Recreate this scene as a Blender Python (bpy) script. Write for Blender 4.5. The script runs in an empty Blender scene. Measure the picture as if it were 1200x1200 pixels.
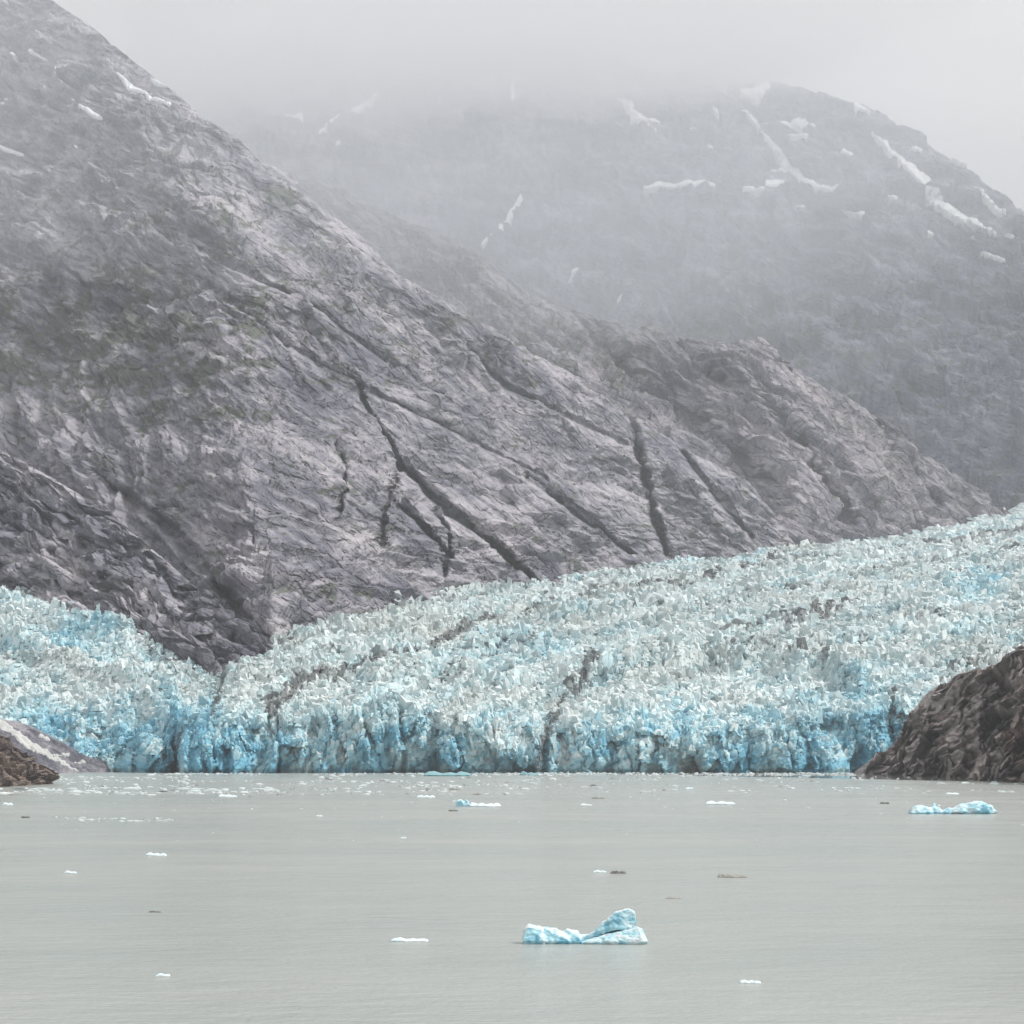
import bpy, bmesh, math, random
import numpy as np
from mathutils import Vector

# ------------------------------------------------------------------ camera, sky, sun, exposure
S = bpy.context.scene
C = S.collection
F, HY, CH = 3000.0, 871.0, 30.0          # focal length in px of a 1200 px frame, horizon row, camera height (m)
cam = bpy.data.cameras.new('camera')
camo = bpy.data.objects.new('camera', cam)
C.objects.link(camo)
camo.location = (0, 0, CH)
camo.rotation_euler = (math.radians(90), 0, 0)
cam.sensor_width = 36
cam.lens = 36 * F / 1200
cam.shift_y = (HY - 600) / 1200
cam.clip_start = 1
cam.clip_end = 60000
S.camera = camo

SUN_EL, SUN_AZ = math.radians(50), math.radians(100)      # azimuth measured from +Y towards +X
world = bpy.data.worlds.new('World')
S.world = world
world.use_nodes = True
wn, wl = world.node_tree.nodes, world.node_tree.links
wn.clear()
sky = wn.new('ShaderNodeTexSky')
sky.sky_type = 'NISHITA'
sky.sun_disc = False
sky.sun_elevation = SUN_EL
sky.sun_rotation = SUN_AZ
sky.dust_density = 4
hs = wn.new('ShaderNodeHueSaturation')
hs.inputs['Saturation'].default_value = 0.10
wl.new(sky.outputs[0], hs.inputs['Color'])
tc = wn.new('ShaderNodeTexCoord')
sx = wn.new('ShaderNodeSeparateXYZ')
wl.new(tc.outputs['Generated'], sx.inputs[0])
ma = wn.new('ShaderNodeMapRange')                       # overcast dome: brighter towards the zenith
ma.inputs['From Min'].default_value = 0
ma.inputs['From Max'].default_value = 1
ma.inputs['To Min'].default_value = 8.0
ma.inputs['To Max'].default_value = 11.0
wl.new(sx.outputs['Z'], ma.inputs['Value'])
grey = wn.new('ShaderNodeVectorMath'); grey.operation = 'SCALE'
grey.inputs[0].default_value = (1.0, 0.992, 0.985)
wl.new(ma.outputs[0], grey.inputs['Scale'])
mx = wn.new('ShaderNodeMix'); mx.data_type = 'RGBA'
mx.inputs['Factor'].default_value = 0.85
wl.new(hs.outputs[0], mx.inputs['A'])
wl.new(grey.outputs[0], mx.inputs['B'])
bg = wn.new('ShaderNodeBackground')
bg.inputs['Strength'].default_value = 0.043
wl.new(mx.outputs['Result'], bg.inputs['Color'])
wo = wn.new('ShaderNodeOutputWorld')
wl.new(bg.outputs[0], wo.inputs['Surface'])

sd = bpy.data.lights.new('sun', 'SUN')
sd.energy = 1.5
sd.angle = math.radians(10)
sd.color = (1.0, 0.965, 0.92)
so = bpy.data.objects.new('sun', sd)
C.objects.link(so)
sdir = Vector((math.sin(SUN_AZ) * math.cos(SUN_EL), math.cos(SUN_AZ) * math.cos(SUN_EL), math.sin(SUN_EL)))
so.rotation_euler = sdir.to_track_quat('Z', 'Y').to_euler()
so.location = (0, 0, 3000)

S.view_settings.view_transform = 'Standard'
S.view_settings.look = 'None'
S.view_settings.gamma = 1
S.view_settings.use_curve_mapping = False
S.view_settings.exposure = 1.12
S.cycles.use_denoising = True
S.cycles.max_bounces = 12
S.cycles.diffuse_bounces = 3
S.cycles.volume_bounces = 8

# ------------------------------------------------------------------ numpy noise
def _hash(ix, iy, seed):
    h = (ix.astype(np.int64) * 374761393 + iy.astype(np.int64) * 668265263 + seed * 1442695041) & 0xFFFFFFFF
    h = ((h ^ (h >> 13)) * 1274126177) & 0xFFFFFFFF
    return (h ^ (h >> 16)) & 0xFFFFFFFF

def pn(x, y, seed=0):
    """gradient noise, about -1..1"""
    x0, y0 = np.floor(x), np.floor(y)
    fx, fy = x - x0, y - y0
    ix, iy = x0.astype(np.int64), y0.astype(np.int64)
    u = fx * fx * fx * (fx * (fx * 6 - 15) + 10)
    v = fy * fy * fy * (fy * (fy * 6 - 15) + 10)
    def g(dx, dy):
        a = _hash(ix + dx, iy + dy, seed) * (2 * math.pi / 4294967296.0)
        return np.cos(a) * (fx - dx) + np.sin(a) * (fy - dy)
    a = g(0, 0) * (1 - u) + g(1, 0) * u
    b = g(0, 1) * (1 - u) + g(1, 1) * u
    return (a * (1 - v) + b * v) * 1.5

def fbm(x, y, oct=5, seed=0, gain=0.5, lac=2.07):
    s = 0; a = 1; t = 0
    for i in range(oct):
        s = s + a * pn(x, y, seed + i * 17); t += a
        a *= gain; x = x * lac + 13.7; y = y * lac - 7.3
    return s / t

def billow(x, y, oct=5, seed=0, gain=0.5, lac=2.03):
    """rounded swells parted by sharp creases, 0..1"""
    s = 0; a = 1; t = 0
    for i in range(oct):
        s = s + a * np.abs(pn(x, y, seed + i * 31)); t += a
        a *= gain; x = x * lac + 5.1; y = y * lac + 9.2
    return s / t * 1.6

def voro(x, y, seed=0):
    """F1, F2, per-cell random"""
    ix, iy = np.floor(x).astype(np.int64), np.floor(y).astype(np.int64)
    f1 = np.full(x.shape, 9.0); f2 = np.full(x.shape, 9.0); cid = np.zeros(x.shape)
    for dx in (-1, 0, 1):
        for dy in (-1, 0, 1):
            h = _hash(ix + dx, iy + dy, seed)
            px = ix + dx + (h & 0xFFFF) / 65536.0
            py = iy + dy + (h >> 16) / 65536.0
            d = np.hypot(px - x, py - y)
            r = _hash(ix + dx, iy + dy, seed + 99) / 4294967296.0
            near = d < f1
            f2 = np.where(near, f1, np.minimum(f2, d))
            cid = np.where(near, r, cid)
            f1 = np.where(near, d, f1)
    return f1, f2, cid

def facet(x, y, seed=0, tilt=1.0):
    """broken plates: every cell at its own depth and its own tilt"""
    ix, iy = np.floor(x).astype(np.int64), np.floor(y).astype(np.int64)
    f1 = np.full(x.shape, 9.0); out = np.zeros(x.shape); cid = np.zeros(x.shape)
    for dx in (-1, 0, 1):
        for dy in (-1, 0, 1):
            h = _hash(ix + dx, iy + dy, seed)
            px = ix + dx + (h & 0xFFFF) / 65536.0
            py = iy + dy + (h >> 16) / 65536.0
            d = np.hypot(px - x, py - y)
            g = _hash(ix + dx, iy + dy, seed + 99)
            r = (g & 0xFFFF) / 65536.0; a = (g >> 16) / 65536.0 * 6.2832
            near = d < f1
            cid = np.where(near, r, cid)
            out = np.where(near, r + tilt * ((x - px) * np.cos(a) + (y - py) * np.sin(a)), out)
            f1 = np.where(near, d, f1)
    return out, cid

def ledge(t):
    """slab after slab: the lower lip of each stands proud over a sharp undercut"""
    return 1 - (t - np.floor(t))

def soft(pts, x, sig=14.0):
    """a polyline with its corners rounded"""
    return sum(w * lerp(pts, x + k * sig) for k, w in ((-2, .06), (-1, .24), (0, .4), (1, .24), (2, .06)))

def rot(x, y, deg, sx=1.0, sy=1.0):
    """coordinates along / across a direction that falls to the right by deg in the view"""
    a = math.radians(deg)
    return (x * math.cos(a) - y * math.sin(a)) / sx, (x * math.sin(a) + y * math.cos(a)) / sy

def lerp(pts, x):
    p = np.array(pts, float)
    return np.interp(x, p[:, 0], p[:, 1])

def smooth(a, b, x):
    t = np.clip((x - a) / (b - a), 0, 1)
    return t * t * (3 - 2 * t)

def line_dist(px, py, pts):
    """distance in reference pixels from each point to a polyline"""
    best = np.full(np.shape(px), 1e9)
    for (x0, y0), (x1, y1) in zip(pts[:-1], pts[1:]):
        dx, dy = x1 - x0, y1 - y0
        t = np.clip(((px - x0) * dx + (py - y0) * dy) / (dx * dx + dy * dy), 0, 1)
        best = np.minimum(best, np.hypot(px - x0 - t * dx, py - y0 - t * dy))
    return best

def blob(px, py, cx, cy, rx, ry):
    return np.exp(-((px - cx) / rx) ** 2 - ((py - cy) / ry) ** 2)

# ------------------------------------------------------------------ mesh helpers
def tag(o, label=None, cat=None, group=None, kind=None):
    if label: o['label'] = label
    if cat: o['category'] = cat
    if group: o['group'] = group
    if kind: o['kind'] = kind
    return o

def raw_mesh(name, co, faces, mat, col=None, parent=None, smooth_=True, loc=None):
    """faces: (n,k) array, every face with k corners"""
    me = bpy.data.meshes.new(name)
    co = np.ascontiguousarray(co, dtype=np.float32).reshape(-1, 3)
    faces = np.ascontiguousarray(faces, dtype=np.int32)
    n, k = faces.shape
    me.vertices.add(len(co)); me.vertices.foreach_set('co', co.ravel())
    me.loops.add(n * k); me.loops.foreach_set('vertex_index', faces.ravel())
    me.polygons.add(n)
    me.polygons.foreach_set('loop_start', np.arange(0, n * k, k, dtype=np.int32))
    me.polygons.foreach_set('loop_total', np.full(n, k, dtype=np.int32))
    me.polygons.foreach_set('use_smooth', np.full(n, smooth_, dtype=bool))
    me.update(calc_edges=True)
    if col is not None:
        at = me.color_attributes.new('tint', 'FLOAT_COLOR', 'POINT')
        c4 = np.ones((len(co), 4), np.float32); c4[:, :3] = np.asarray(col).reshape(-1, 3)
        at.data.foreach_set('color', c4.ravel())
    me.materials.append(mat)
    o = bpy.data.objects.new(name, me)
    C.objects.link(o)
    if parent is not None: o.parent = parent
    if loc is not None: o.location = loc
    return o

def grid_faces(nr, nc):
    i = np.arange(nr - 1)[:, None] * nc + np.arange(nc - 1)[None, :]
    return np.stack([i, i + 1, i + nc + 1, i + nc], -1).reshape(-1, 4)

def world(px, py, Y):
    px, py, Y = np.broadcast_arrays(px, py, Y)
    return np.stack([(px - 600) / F * Y, Y, CH + (HY - py) / F * Y], -1)

def normals(P):
    du = np.gradient(P, axis=1); dv = np.gradient(P, axis=0)
    n = np.cross(du, dv)
    return n / (np.linalg.norm(n, axis=-1, keepdims=True) + 1e-9)

# ------------------------------------------------------------------ materials
def new_mat(name):
    m = bpy.data.materials.new(name); m.use_nodes = True
    n, l = m.node_tree.nodes, m.node_tree.links
    b = n['Principled BSDF']
    return m, n, l, b

def tint_mat(name, rough, bumps, grain=0.25, grain_scale=0.3, spec=0.3, cracks=()):
    """albedo from the 'tint' attribute, broken by fine grain; bumps = [(scale 1/m, metres)]"""
    m, n, l, b = new_mat(name)
    at = n.new('ShaderNodeAttribute'); at.attribute_name = 'tint'
    co = n.new('ShaderNodeTexCoord')
    no = n.new('ShaderNodeTexNoise'); no.inputs['Scale'].default_value = grain_scale
    no.inputs['Detail'].default_value = 6; no.inputs['Roughness'].default_value = 0.65
    l.new(co.outputs['Object'], no.inputs['Vector'])
    mr = n.new('ShaderNodeMapRange')
    mr.inputs['From Min'].default_value = 0.3; mr.inputs['From Max'].default_value = 0.7
    mr.inputs['To Min'].default_value = 1 - grain; mr.inputs['To Max'].default_value = 1 + grain
    l.new(no.outputs['Fac'], mr.inputs['Value'])
    sc = n.new('ShaderNodeVectorMath'); sc.operation = 'SCALE'
    l.new(at.outputs['Color'], sc.inputs[0]); l.new(mr.outputs[0], sc.inputs['Scale'])
    l.new(sc.outputs[0], b.inputs['Base Color'])
    b.inputs['Roughness'].default_value = rough
    b.inputs['Specular IOR Level'].default_value = spec
    prev = None
    for s, h in bumps:
        t = n.new('ShaderNodeTexNoise'); t.inputs['Scale'].default_value = s
        t.inputs['Detail'].default_value = 5; t.inputs['Roughness'].default_value = 0.6
        l.new(co.outputs['Object'], t.inputs['Vector'])
        bp = n.new('ShaderNodeBump'); bp.inputs['Distance'].default_value = h
        bp.inputs['Strength'].default_value = 1
        l.new(t.outputs['Fac'], bp.inputs['Height'])
        if prev: l.new(prev, bp.inputs['Normal'])
        prev = bp.outputs[0]
    for deg, lx, ly, h in cracks:                       # joints between slabs: cells drawn out along the grain
        wn_ = n.new('ShaderNodeTexNoise'); wn_.inputs['Scale'].default_value = 0.6 / lx
        wn_.inputs['Detail'].default_value = 3
        l.new(co.outputs['Object'], wn_.inputs['Vector'])
        ad = n.new('ShaderNodeVectorMath'); ad.operation = 'MULTIPLY_ADD'
        l.new(wn_.outputs['Color'], ad.inputs[0]); ad.inputs[1].default_value = (lx * 0.7,) * 3
        l.new(co.outputs['Object'], ad.inputs[2])
        mp1 = n.new('ShaderNodeMapping'); mp1.inputs['Rotation'].default_value = (0, -math.radians(deg), 0)
        l.new(ad.outputs[0], mp1.inputs[0])
        mp2 = n.new('ShaderNodeMapping'); mp2.inputs['Scale'].default_value = (1 / lx, 1 / lx * 0.7, 1 / ly)
        l.new(mp1.outputs[0], mp2.inputs[0])
        vo = n.new('ShaderNodeTexVoronoi'); vo.feature = 'DISTANCE_TO_EDGE'; vo.inputs['Scale'].default_value = 1
        l.new(mp2.outputs[0], vo.inputs['Vector'])
        m2 = n.new('ShaderNodeMapRange'); m2.interpolation_type = 'SMOOTHSTEP'
        m2.inputs['From Min'].default_value = 0; m2.inputs['From Max'].default_value = 0.16
        l.new(vo.outputs['Distance'], m2.inputs['Value'])
        bp = n.new('ShaderNodeBump'); bp.inputs['Distance'].default_value = h
        l.new(m2.outputs[0], bp.inputs['Height'])
        if prev: l.new(prev, bp.inputs['Normal'])
        prev = bp.outputs[0]
    if prev: l.new(prev, b.inputs['Normal'])
    return m

M_ROCK = tint_mat('rock_mat', 0.85, [(0.3, 1.6)], 0.16, 0.25, cracks=[(34, 52, 18, 3.4), (30, 24, 8, 1.0)])
M_NEAR = tint_mat('near_rock_mat', 0.8, [(0.25, 3.0), (1.0, 0.8)], 0.3, 0.4)
M_ICE = tint_mat('ice_mat', 0.5, [(0.25, 1.6), (0.9, 0.5)], 0.10, 0.4, 0.5)
M_BERG = tint_mat('berg_ice_mat', 0.35, [(2.0, 0.10), (7.0, 0.03)], 0.06, 3.0, 0.5)
M_SNOW = tint_mat('snow_mat', 0.7, [(0.2, 0.6)], 0.05, 0.2)

# ------------------------------------------------------------------ landforms
class Land: pass

def landform(px0, px1, ncol, nrow, contact, ridge, Yc, slope, below, big, fine, back=14, floor=-3.0, backslope=0.9, rounding=22.0, push=None):
    """A hillside raised from its contact line (reference pixel rows + distance) with a real slope;
    big(px,py,X,Z) metres pushed away from the viewer, fine(...) metres along the normal."""
    L = Land()
    px = np.linspace(px0, px1, ncol)[None, :]
    pc, pr = lerp(contact, px), lerp(ridge, px)
    pr = np.minimum(pr, pc - 1)
    v = np.linspace(0, 1, nrow)[:, None]
    py = (pc + below) * (1 - v) + pr * v
    pxx = np.broadcast_to(px, py.shape)
    yc = soft(Yc, px, rounding)
    r, rc = (HY - py) / F, (HY - (soft(contact, px, 12) if rounding else pc)) / F
    t = slope(pxx, py)
    Y = yc * (t - rc) / (t - r)
    P = world(pxx, py, Y)
    Yb = big(pxx, py, P[..., 0], P[..., 2])
    P = world(pxx, py, Y + Yb)
    N = normals(P)
    L.base = P
    if push is not None: N = np.broadcast_to(-np.array(push, float), P.shape)
    P = P + N * -(fine(pxx, py, P[..., 0], P[..., 2]) * (1 - 0.65 * smooth(0.9, 1.0, v)))[..., None] * np.sign(N[..., 1:2] + 1e-6)
    L.px, L.py, L.P, L.nrow, L.ncol = pxx, py, P, nrow, ncol
    # the far side of the ridge
    if back:
        k = (np.arange(1, back + 1) / back)[:, None]
        last = P[-1]
        step = 400.0 * k ** 1.5
        B = np.stack([last[None, :, 0] + 0 * step, last[None, :, 1] + step,
                      last[None, :, 2] - step * backslope + 6 * pn(last[None, :, 0] / 60, step / 60, 5)], -1)
        L.full = np.concatenate([P, B], 0)
    else:
        L.full = P
    L.full[..., 2] = np.maximum(L.full[..., 2], floor)
    return L

def land_object(L, name, mat, colf, parent=None, smooth_=True):
    full = L.full
    nr = full.shape[0]
    pyf = np.concatenate([L.py, np.repeat(L.py[-1:], nr - L.nrow, 0)], 0)
    pxf = np.repeat(L.px[:1], nr, 0)
    N = normals(full)
    col = colf(pxf, pyf, full[..., 0], full[..., 2], N)
    fc = grid_faces(nr, L.ncol)
    return raw_mesh(name, full, fc, mat, col, parent, smooth_)

def sample_land(L, px, py, P=None):
    """point of the built surface at reference coordinates"""
    u = np.clip((px - L.px[0, 0]) / (L.px[0, -1] - L.px[0, 0]) * (L.ncol - 1), 0, L.ncol - 1.001)
    i = u.astype(int); fu = u - i
    a, b = L.py[0, i], L.py[-1, i]
    w = np.clip((py - a) / (b - a) * (L.nrow - 1), 0, L.nrow - 1.001)
    j = w.astype(int); fw = (w - j)
    fu, fw = fu[..., None], fw[..., None]
    P = L.P if P is None else P
    return (P[j, i] * (1 - fu) + P[j, i + 1] * fu) * (1 - fw) + (P[j + 1, i] * (1 - fu) + P[j + 1, i + 1] * fu) * fw

def mixc(a, b, t):
    t = np.clip(t, 0, 1)[..., None]
    return np.asarray(a) * (1 - t) + np.asarray(b) * t

GREY = np.array((0.262, 0.258, 0.305)); WARM = np.array((0.52, 0.49, 0.515)); DARK = np.array((0.115, 0.115, 0.15))
GREEN = np.array((0.115, 0.128, 0.105)); RUST = np.array((0.26, 0.19, 0.155))

def rock_tint(X, Z, deg, seed, warm=0.0, dark=0.0):
    a, b = rot(X, Z, deg, 1.0, 0.35)
    n = fbm(a / 160, b / 160, 5, seed)
    s = fbm(a / 40, b / 22, 4, seed + 3)
    f = fbm(X / 9, Z / 7, 3, seed + 5)
    c = mixc(GREY, WARM, 0.22 + warm + 0.9 * n + 0.7 * s + 0.35 * f)
    return mixc(c, DARK, 0.22 + dark - 1.1 * n - 1.1 * s - 0.3 * f)

def plants(X, Z, amount, seed, sc=1.0):
    """low scrub holding to the ledges: torn patches with bare rock between"""
    n = fbm(X / (70 * sc), Z / (40 * sc), 4, seed) + 0.9 * fbm(X / (17 * sc), Z / (9 * sc), 4, seed + 8)
    return smooth(0.42, 0.60, amount * 0.78 + 1.0 * n) * 0.88

# the main mountain on the left
A1_CRACKS = [([(412, 440), (430, 480), (455, 515), (470, 545), (460, 570), (450, 600), (447, 640)], 4.5, 34),
             ([(470, 545), (505, 580), (545, 612), (590, 648), (630, 690)], 8, 60),
             ([(390, 520), (405, 545), (400, 595)], 3.5, 24),
             ([(470, 590), (500, 620), (526, 650), (518, 672)], 4.5, 34),
             ([(500, 585), (525, 620), (529, 652)], 3.5, 24),
             ([(738, 490), (752, 540), (765, 600), (782, 650)], 6, 60),
             ([(800, 530), (850, 592), (880, 628)], 4, 30),
             ([(540, 400), (590, 450), (650, 480), (735, 520)], 4, 16),
             ([(240, 330), (330, 400), (430, 455), (520, 500), (640, 560)], 3.5, 14),
             ([(150, 240), (250, 300), (350, 350), (450, 420)], 3.5, 14),
             ([(620, 560), (690, 610), (740, 650)], 5, 28),
             ([(120, 560), (200, 620), (260, 690), (310, 745)], 7, 40)]

def strata(X, Z, px, py, seed, k=1.0):
    """slabs and ledges whose grain turns across the face"""
    wx = X + 30 * fbm(X / 150, Z / 150, 3, seed + 1); wz = Z + 30 * fbm(X / 150 + 9, Z / 150, 3, seed + 2)
    a1, b1 = rot(wx, wz, 36); a2, b2 = rot(wx, wz, 12); a3, b3 = rot(wx, wz, 62)
    w3 = smooth(330, 130, px) * smooth(380, 460, py)
    w2 = smooth(430, 560, py) * (1 - w3)
    w1 = np.clip(1 - w2 - w3, 0, 1)
    gate = smooth(-0.15, 0.35, fbm(X / 120 + 3, Z / 90, 3, seed + 4))
    rough = 0.35 + 1.1 * smooth(-0.3, 0.35, fbm(X / 170 + 8, Z / 130, 3, seed + 9))
    def d(a, b, s):
        wv = b + 14 * fbm(a / 220, b / 90, 2, s + 15)
        g2 = smooth(-0.2, 0.2, fbm(a / 130, b / 30, 2, s + 16))
        p1, _ = facet(a / 84 + 0.4 * pn(a / 60, b / 60, s + 31), b / 36, s + 32, 1.1)
        p2, _ = facet(a / 34 + 0.4 * pn(a / 25, b / 25, s + 33), b / 15, s + 34, 1.1)
        p3, _ = facet(a / 14, b / 7.5, s + 35, 1.1)
        return 34 * billow(a / 280, b / 96, 2, s, 0.35) + 8 * rough * billow(a / 95, b / 27, 2, s + 7, 0.4) + 9 * p1 + 5.5 * rough * p2 + 3.2 * rough * p3 + \
            gate * 18 * ledge(wv / 46 + 0.5 * pn(a / 260, b / 90, s + 13)) + g2 * 7.5 * ledge(wv / 18 + 0.5 * pn(a / 110, b / 40, s + 14))
    out = w1 * d(a1, b1, seed + 20) + w2 * d(a2, b2, seed + 40) + w3 * d(a3, b3, seed + 60)
    fo, cid = facet(a1 / 46, b1 / 18, seed + 71, 0.8)
    out = out + 2.0 * rough * fo
    return out * k

A_RIDGE = [(-300, -260), (-100, -130), (0, -50), (60, 0), (110, 33), (160, 75), (200, 105), (260, 152), (300, 180), (340, 205),
           (380, 245), (430, 287), (470, 322), (520, 352), (570, 382), (620, 412), (680, 445), (735, 488), (800, 524), (860, 558),
           (900, 590), (922, 620), (937, 645), (960, 690)]
A_CONTACT = [(-300, 840), (200, 818), (262, 800), (290, 770), (320, 752), (430, 706), (500, 700), (600, 686), (690, 676), (830, 656), (935, 642), (960, 700)]
A_YC = [(-300, 3600), (0, 3400), (150, 3180), (262, 3020), (320, 3060), (430, 3350), (600, 4000), (830, 4650), (940, 5000), (960, 5050)]

def a1_fine(px, py, X, Z):
    near = np.zeros(np.shape(px)); wob = (3.2 * pn(px / 16, py / 16, 77) + 1.8 * pn(px / 6, py / 6, 78))
    for pts, w, dep in A1_CRACKS:
        near = np.maximum(near, np.exp(-(line_dist(px + wob, py + wob, pts) / (1.5 * w)) ** 2))
    return (strata(X, Z, px, py, 100, 1.0) - 32) * (1 - 0.75 * near)

def a1_big(px, py, X, Z):
    d = 70 * fbm(X / 420, Z / 420, 3, 1) + 30 * fbm(*rot(X / 190, Z / 80, 38), 3, 8)
    for pts, w, dep in A1_CRACKS:
        wob = (3.2 * pn(px / 16, py / 16, 77) + 1.8 * pn(px / 6, py / 6, 78))
        d = d + 1.8 * dep * np.exp(-(line_dist(px + wob, py + wob, pts) / (0.7 * w)) ** 2)
    # long shoulders falling to the right
    d = d - 50 * np.exp(-(line_dist(px, py, [(340, 205), (430, 300), (560, 400), (700, 500), (860, 600)]) / 26) ** 2)
    d = d - 40 * np.exp(-(line_dist(px, py, [(150, 130), (260, 270), (420, 400), (560, 520), (700, 600)]) / 30) ** 2)
    d = d - 36 * blob(px, py, 530, 625, 22, 40) - 40 * blob(px, py, 330, 590, 130, 50)
    return d

def a1_col(px, py, X, Z, N):
    c = rock_tint(X, Z, 34, 3, warm=0.12 * blob(px, py, 560, 600, 220, 80))
    veg = (blob(px, py, 95, 370, 150, 60) + 0.9 * blob(px, py, 60, 440, 110, 50) + 0.7 * blob(px, py, 230, 430, 90, 60) +
           0.8 * blob(px, py, 620, 395, 60, 22) + 0.6 * blob(px, py, 250, 250, 120, 60) + 0.5 * blob(px, py, 700, 440, 50, 20) + 0.4 * blob(px, py, 420, 380, 120, 60))
    return mixc(c, GREEN, plants(X, Z, veg * 0.58 + 0.10, 44))

A1 = landform(-110, 955, 800, 430, A_CONTACT, A_RIDGE, A_YC,
              lambda px, py: 0.66 + 0.06 * np.sin(px / 90.0) + 0.05 * smooth(500, 250, py), 30, a1_big,
              a1_fine)
mountain = tag(land_object(A1, 'mountain', M_ROCK, a1_col), kind='structure')

# the lower spur in front of it, by the left ice
A2_RIDGE = [(-220, 420), (-60, 500), (0, 527), (60, 560), (130, 602), (200, 662), (250, 706), (300, 744), (330, 765)]
A2_CONTACT = [(-220, 655), (0, 688), (60, 701), (150, 736), (225, 776), (262, 802), (300, 775), (330, 775)]
A2_YC = [(-220, 3400), (0, 3200), (130, 3000), (225, 2880), (262, 2830), (330, 2960)]
def a2_big(px, py, X, Z):
    d = 34 * fbm(X / 200, Z / 140, 3, 201)
    for k in range(5):
        off = k * 30
        d = d + 12 * np.exp(-(line_dist(px, py, [(-60, 540 + off), (60, 590 + off), (170, 650 + off * 0.7), (270, 730 + off * 0.2)]) / 5) ** 2)
    return d
def a2_fine(px, py, X, Z):
    wx = X + 14 * fbm(X / 70, Z / 70, 3, 211); wz = Z + 14 * fbm(X / 70 + 4, Z / 70, 3, 212)
    a, b = rot(wx, wz, 30)
    return 13 * ledge(b / 26 + 0.9 * pn(a / 90, b / 60, 250)) + 6 * ledge(b / 11 + 0.9 * pn(a / 40, b / 30, 251)) + 7 * facet(a / 60, b / 15, 226, 1.1)[0] + 4 * facet(a / 24, b / 7, 227, 1.1)[0] + 20 * billow(a / 120, b / 30, 2, 220) + 4 * billow(X / 16, Z / 14, 2, 240) - 18
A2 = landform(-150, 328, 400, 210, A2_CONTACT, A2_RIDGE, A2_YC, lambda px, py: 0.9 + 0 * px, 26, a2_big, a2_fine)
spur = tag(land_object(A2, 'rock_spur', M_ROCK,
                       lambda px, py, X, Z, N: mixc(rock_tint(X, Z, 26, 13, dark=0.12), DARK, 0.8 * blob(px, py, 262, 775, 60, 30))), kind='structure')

# the rear ridge
A3_RIDGE = [(250, 260), (320, 225), (350, 210), (380, 215), (430, 240), (500, 268), (560, 297), (600, 333), (640, 352), (680, 366), (740, 388), (770, 382),
            (800, 398), (850, 402), (890, 400), (930, 431), (960, 452), (990, 468), (1040, 492), (1060, 506), (1072, 530), (1110, 547), (1150, 580),
            (1172, 606), (1180, 640)]
A3_CONTACT = [(250, 640), (935, 640), (1040, 633), (1100, 619), (1172, 608), (1180, 650)]
A3_YC = [(250, 4900), (700, 4950), (935, 5080), (1100, 5600), (1180, 5850)]
def a3_big(px, py, X, Z):
    d = 80 * fbm(X / 500, Z / 400, 3, 301) + 30 * fbm(*rot(X / 220, Z / 100, 40), 3, 308)
    d = d - 110 * np.exp(-(line_dist(px, py, [(850, 405), (930, 470), (1000, 560), (1030, 630)]) / 30) ** 2)
    d = d + 130 * np.exp(-(line_dist(px, py, [(690, 400), (760, 460), (830, 520), (900, 590)]) / 22) ** 2)
    for p in ([(800, 405), (850, 450), (900, 500)], [(930, 500), (960, 560), (1000, 610)], [(1030, 500), (1070, 560), (1110, 600)], [(700, 380), (740, 440), (760, 490)]):
        d = d + 60 * np.exp(-(line_dist(px + 5 * pn(px / 20, py / 20, 9), py, p) / 5) ** 2)
    return d
def a3_fine(px, py, X, Z):
    wx = X + 30 * fbm(X / 150, Z / 150, 3, 311); wz = Z + 30 * fbm(X / 150 + 4, Z / 150, 3, 312)
    a, b = rot(wx, wz, 40)
    return 19 * ledge(b / 52 + 0.9 * pn(a / 140, b / 100, 350)) + 6 * ledge(b / 21 + 0.9 * pn(a / 60, b / 50, 351)) + 12 * facet(a / 90, b / 36, 326, 1.1)[0] + 7 * facet(a / 32, b / 16, 327, 1.1)[0] + 34 * billow(a / 190, b / 66, 2, 320, 0.35) + 6 * billow(a / 70, b / 26, 2, 330, 0.4) + 3 * billow(a / 24, b / 11, 2, 340) - 30
def a3_col(px, py, X, Z, N):
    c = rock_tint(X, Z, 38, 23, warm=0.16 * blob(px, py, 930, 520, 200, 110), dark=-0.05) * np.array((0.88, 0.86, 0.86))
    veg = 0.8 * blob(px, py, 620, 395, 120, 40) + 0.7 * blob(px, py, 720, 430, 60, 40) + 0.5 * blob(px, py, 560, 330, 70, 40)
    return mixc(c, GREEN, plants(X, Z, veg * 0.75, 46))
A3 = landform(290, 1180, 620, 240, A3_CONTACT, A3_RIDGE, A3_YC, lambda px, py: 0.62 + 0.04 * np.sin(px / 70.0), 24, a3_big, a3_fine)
ridge3 = tag(land_object(A3, 'mountain_ridge', M_ROCK, a3_col), kind='structure')

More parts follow.
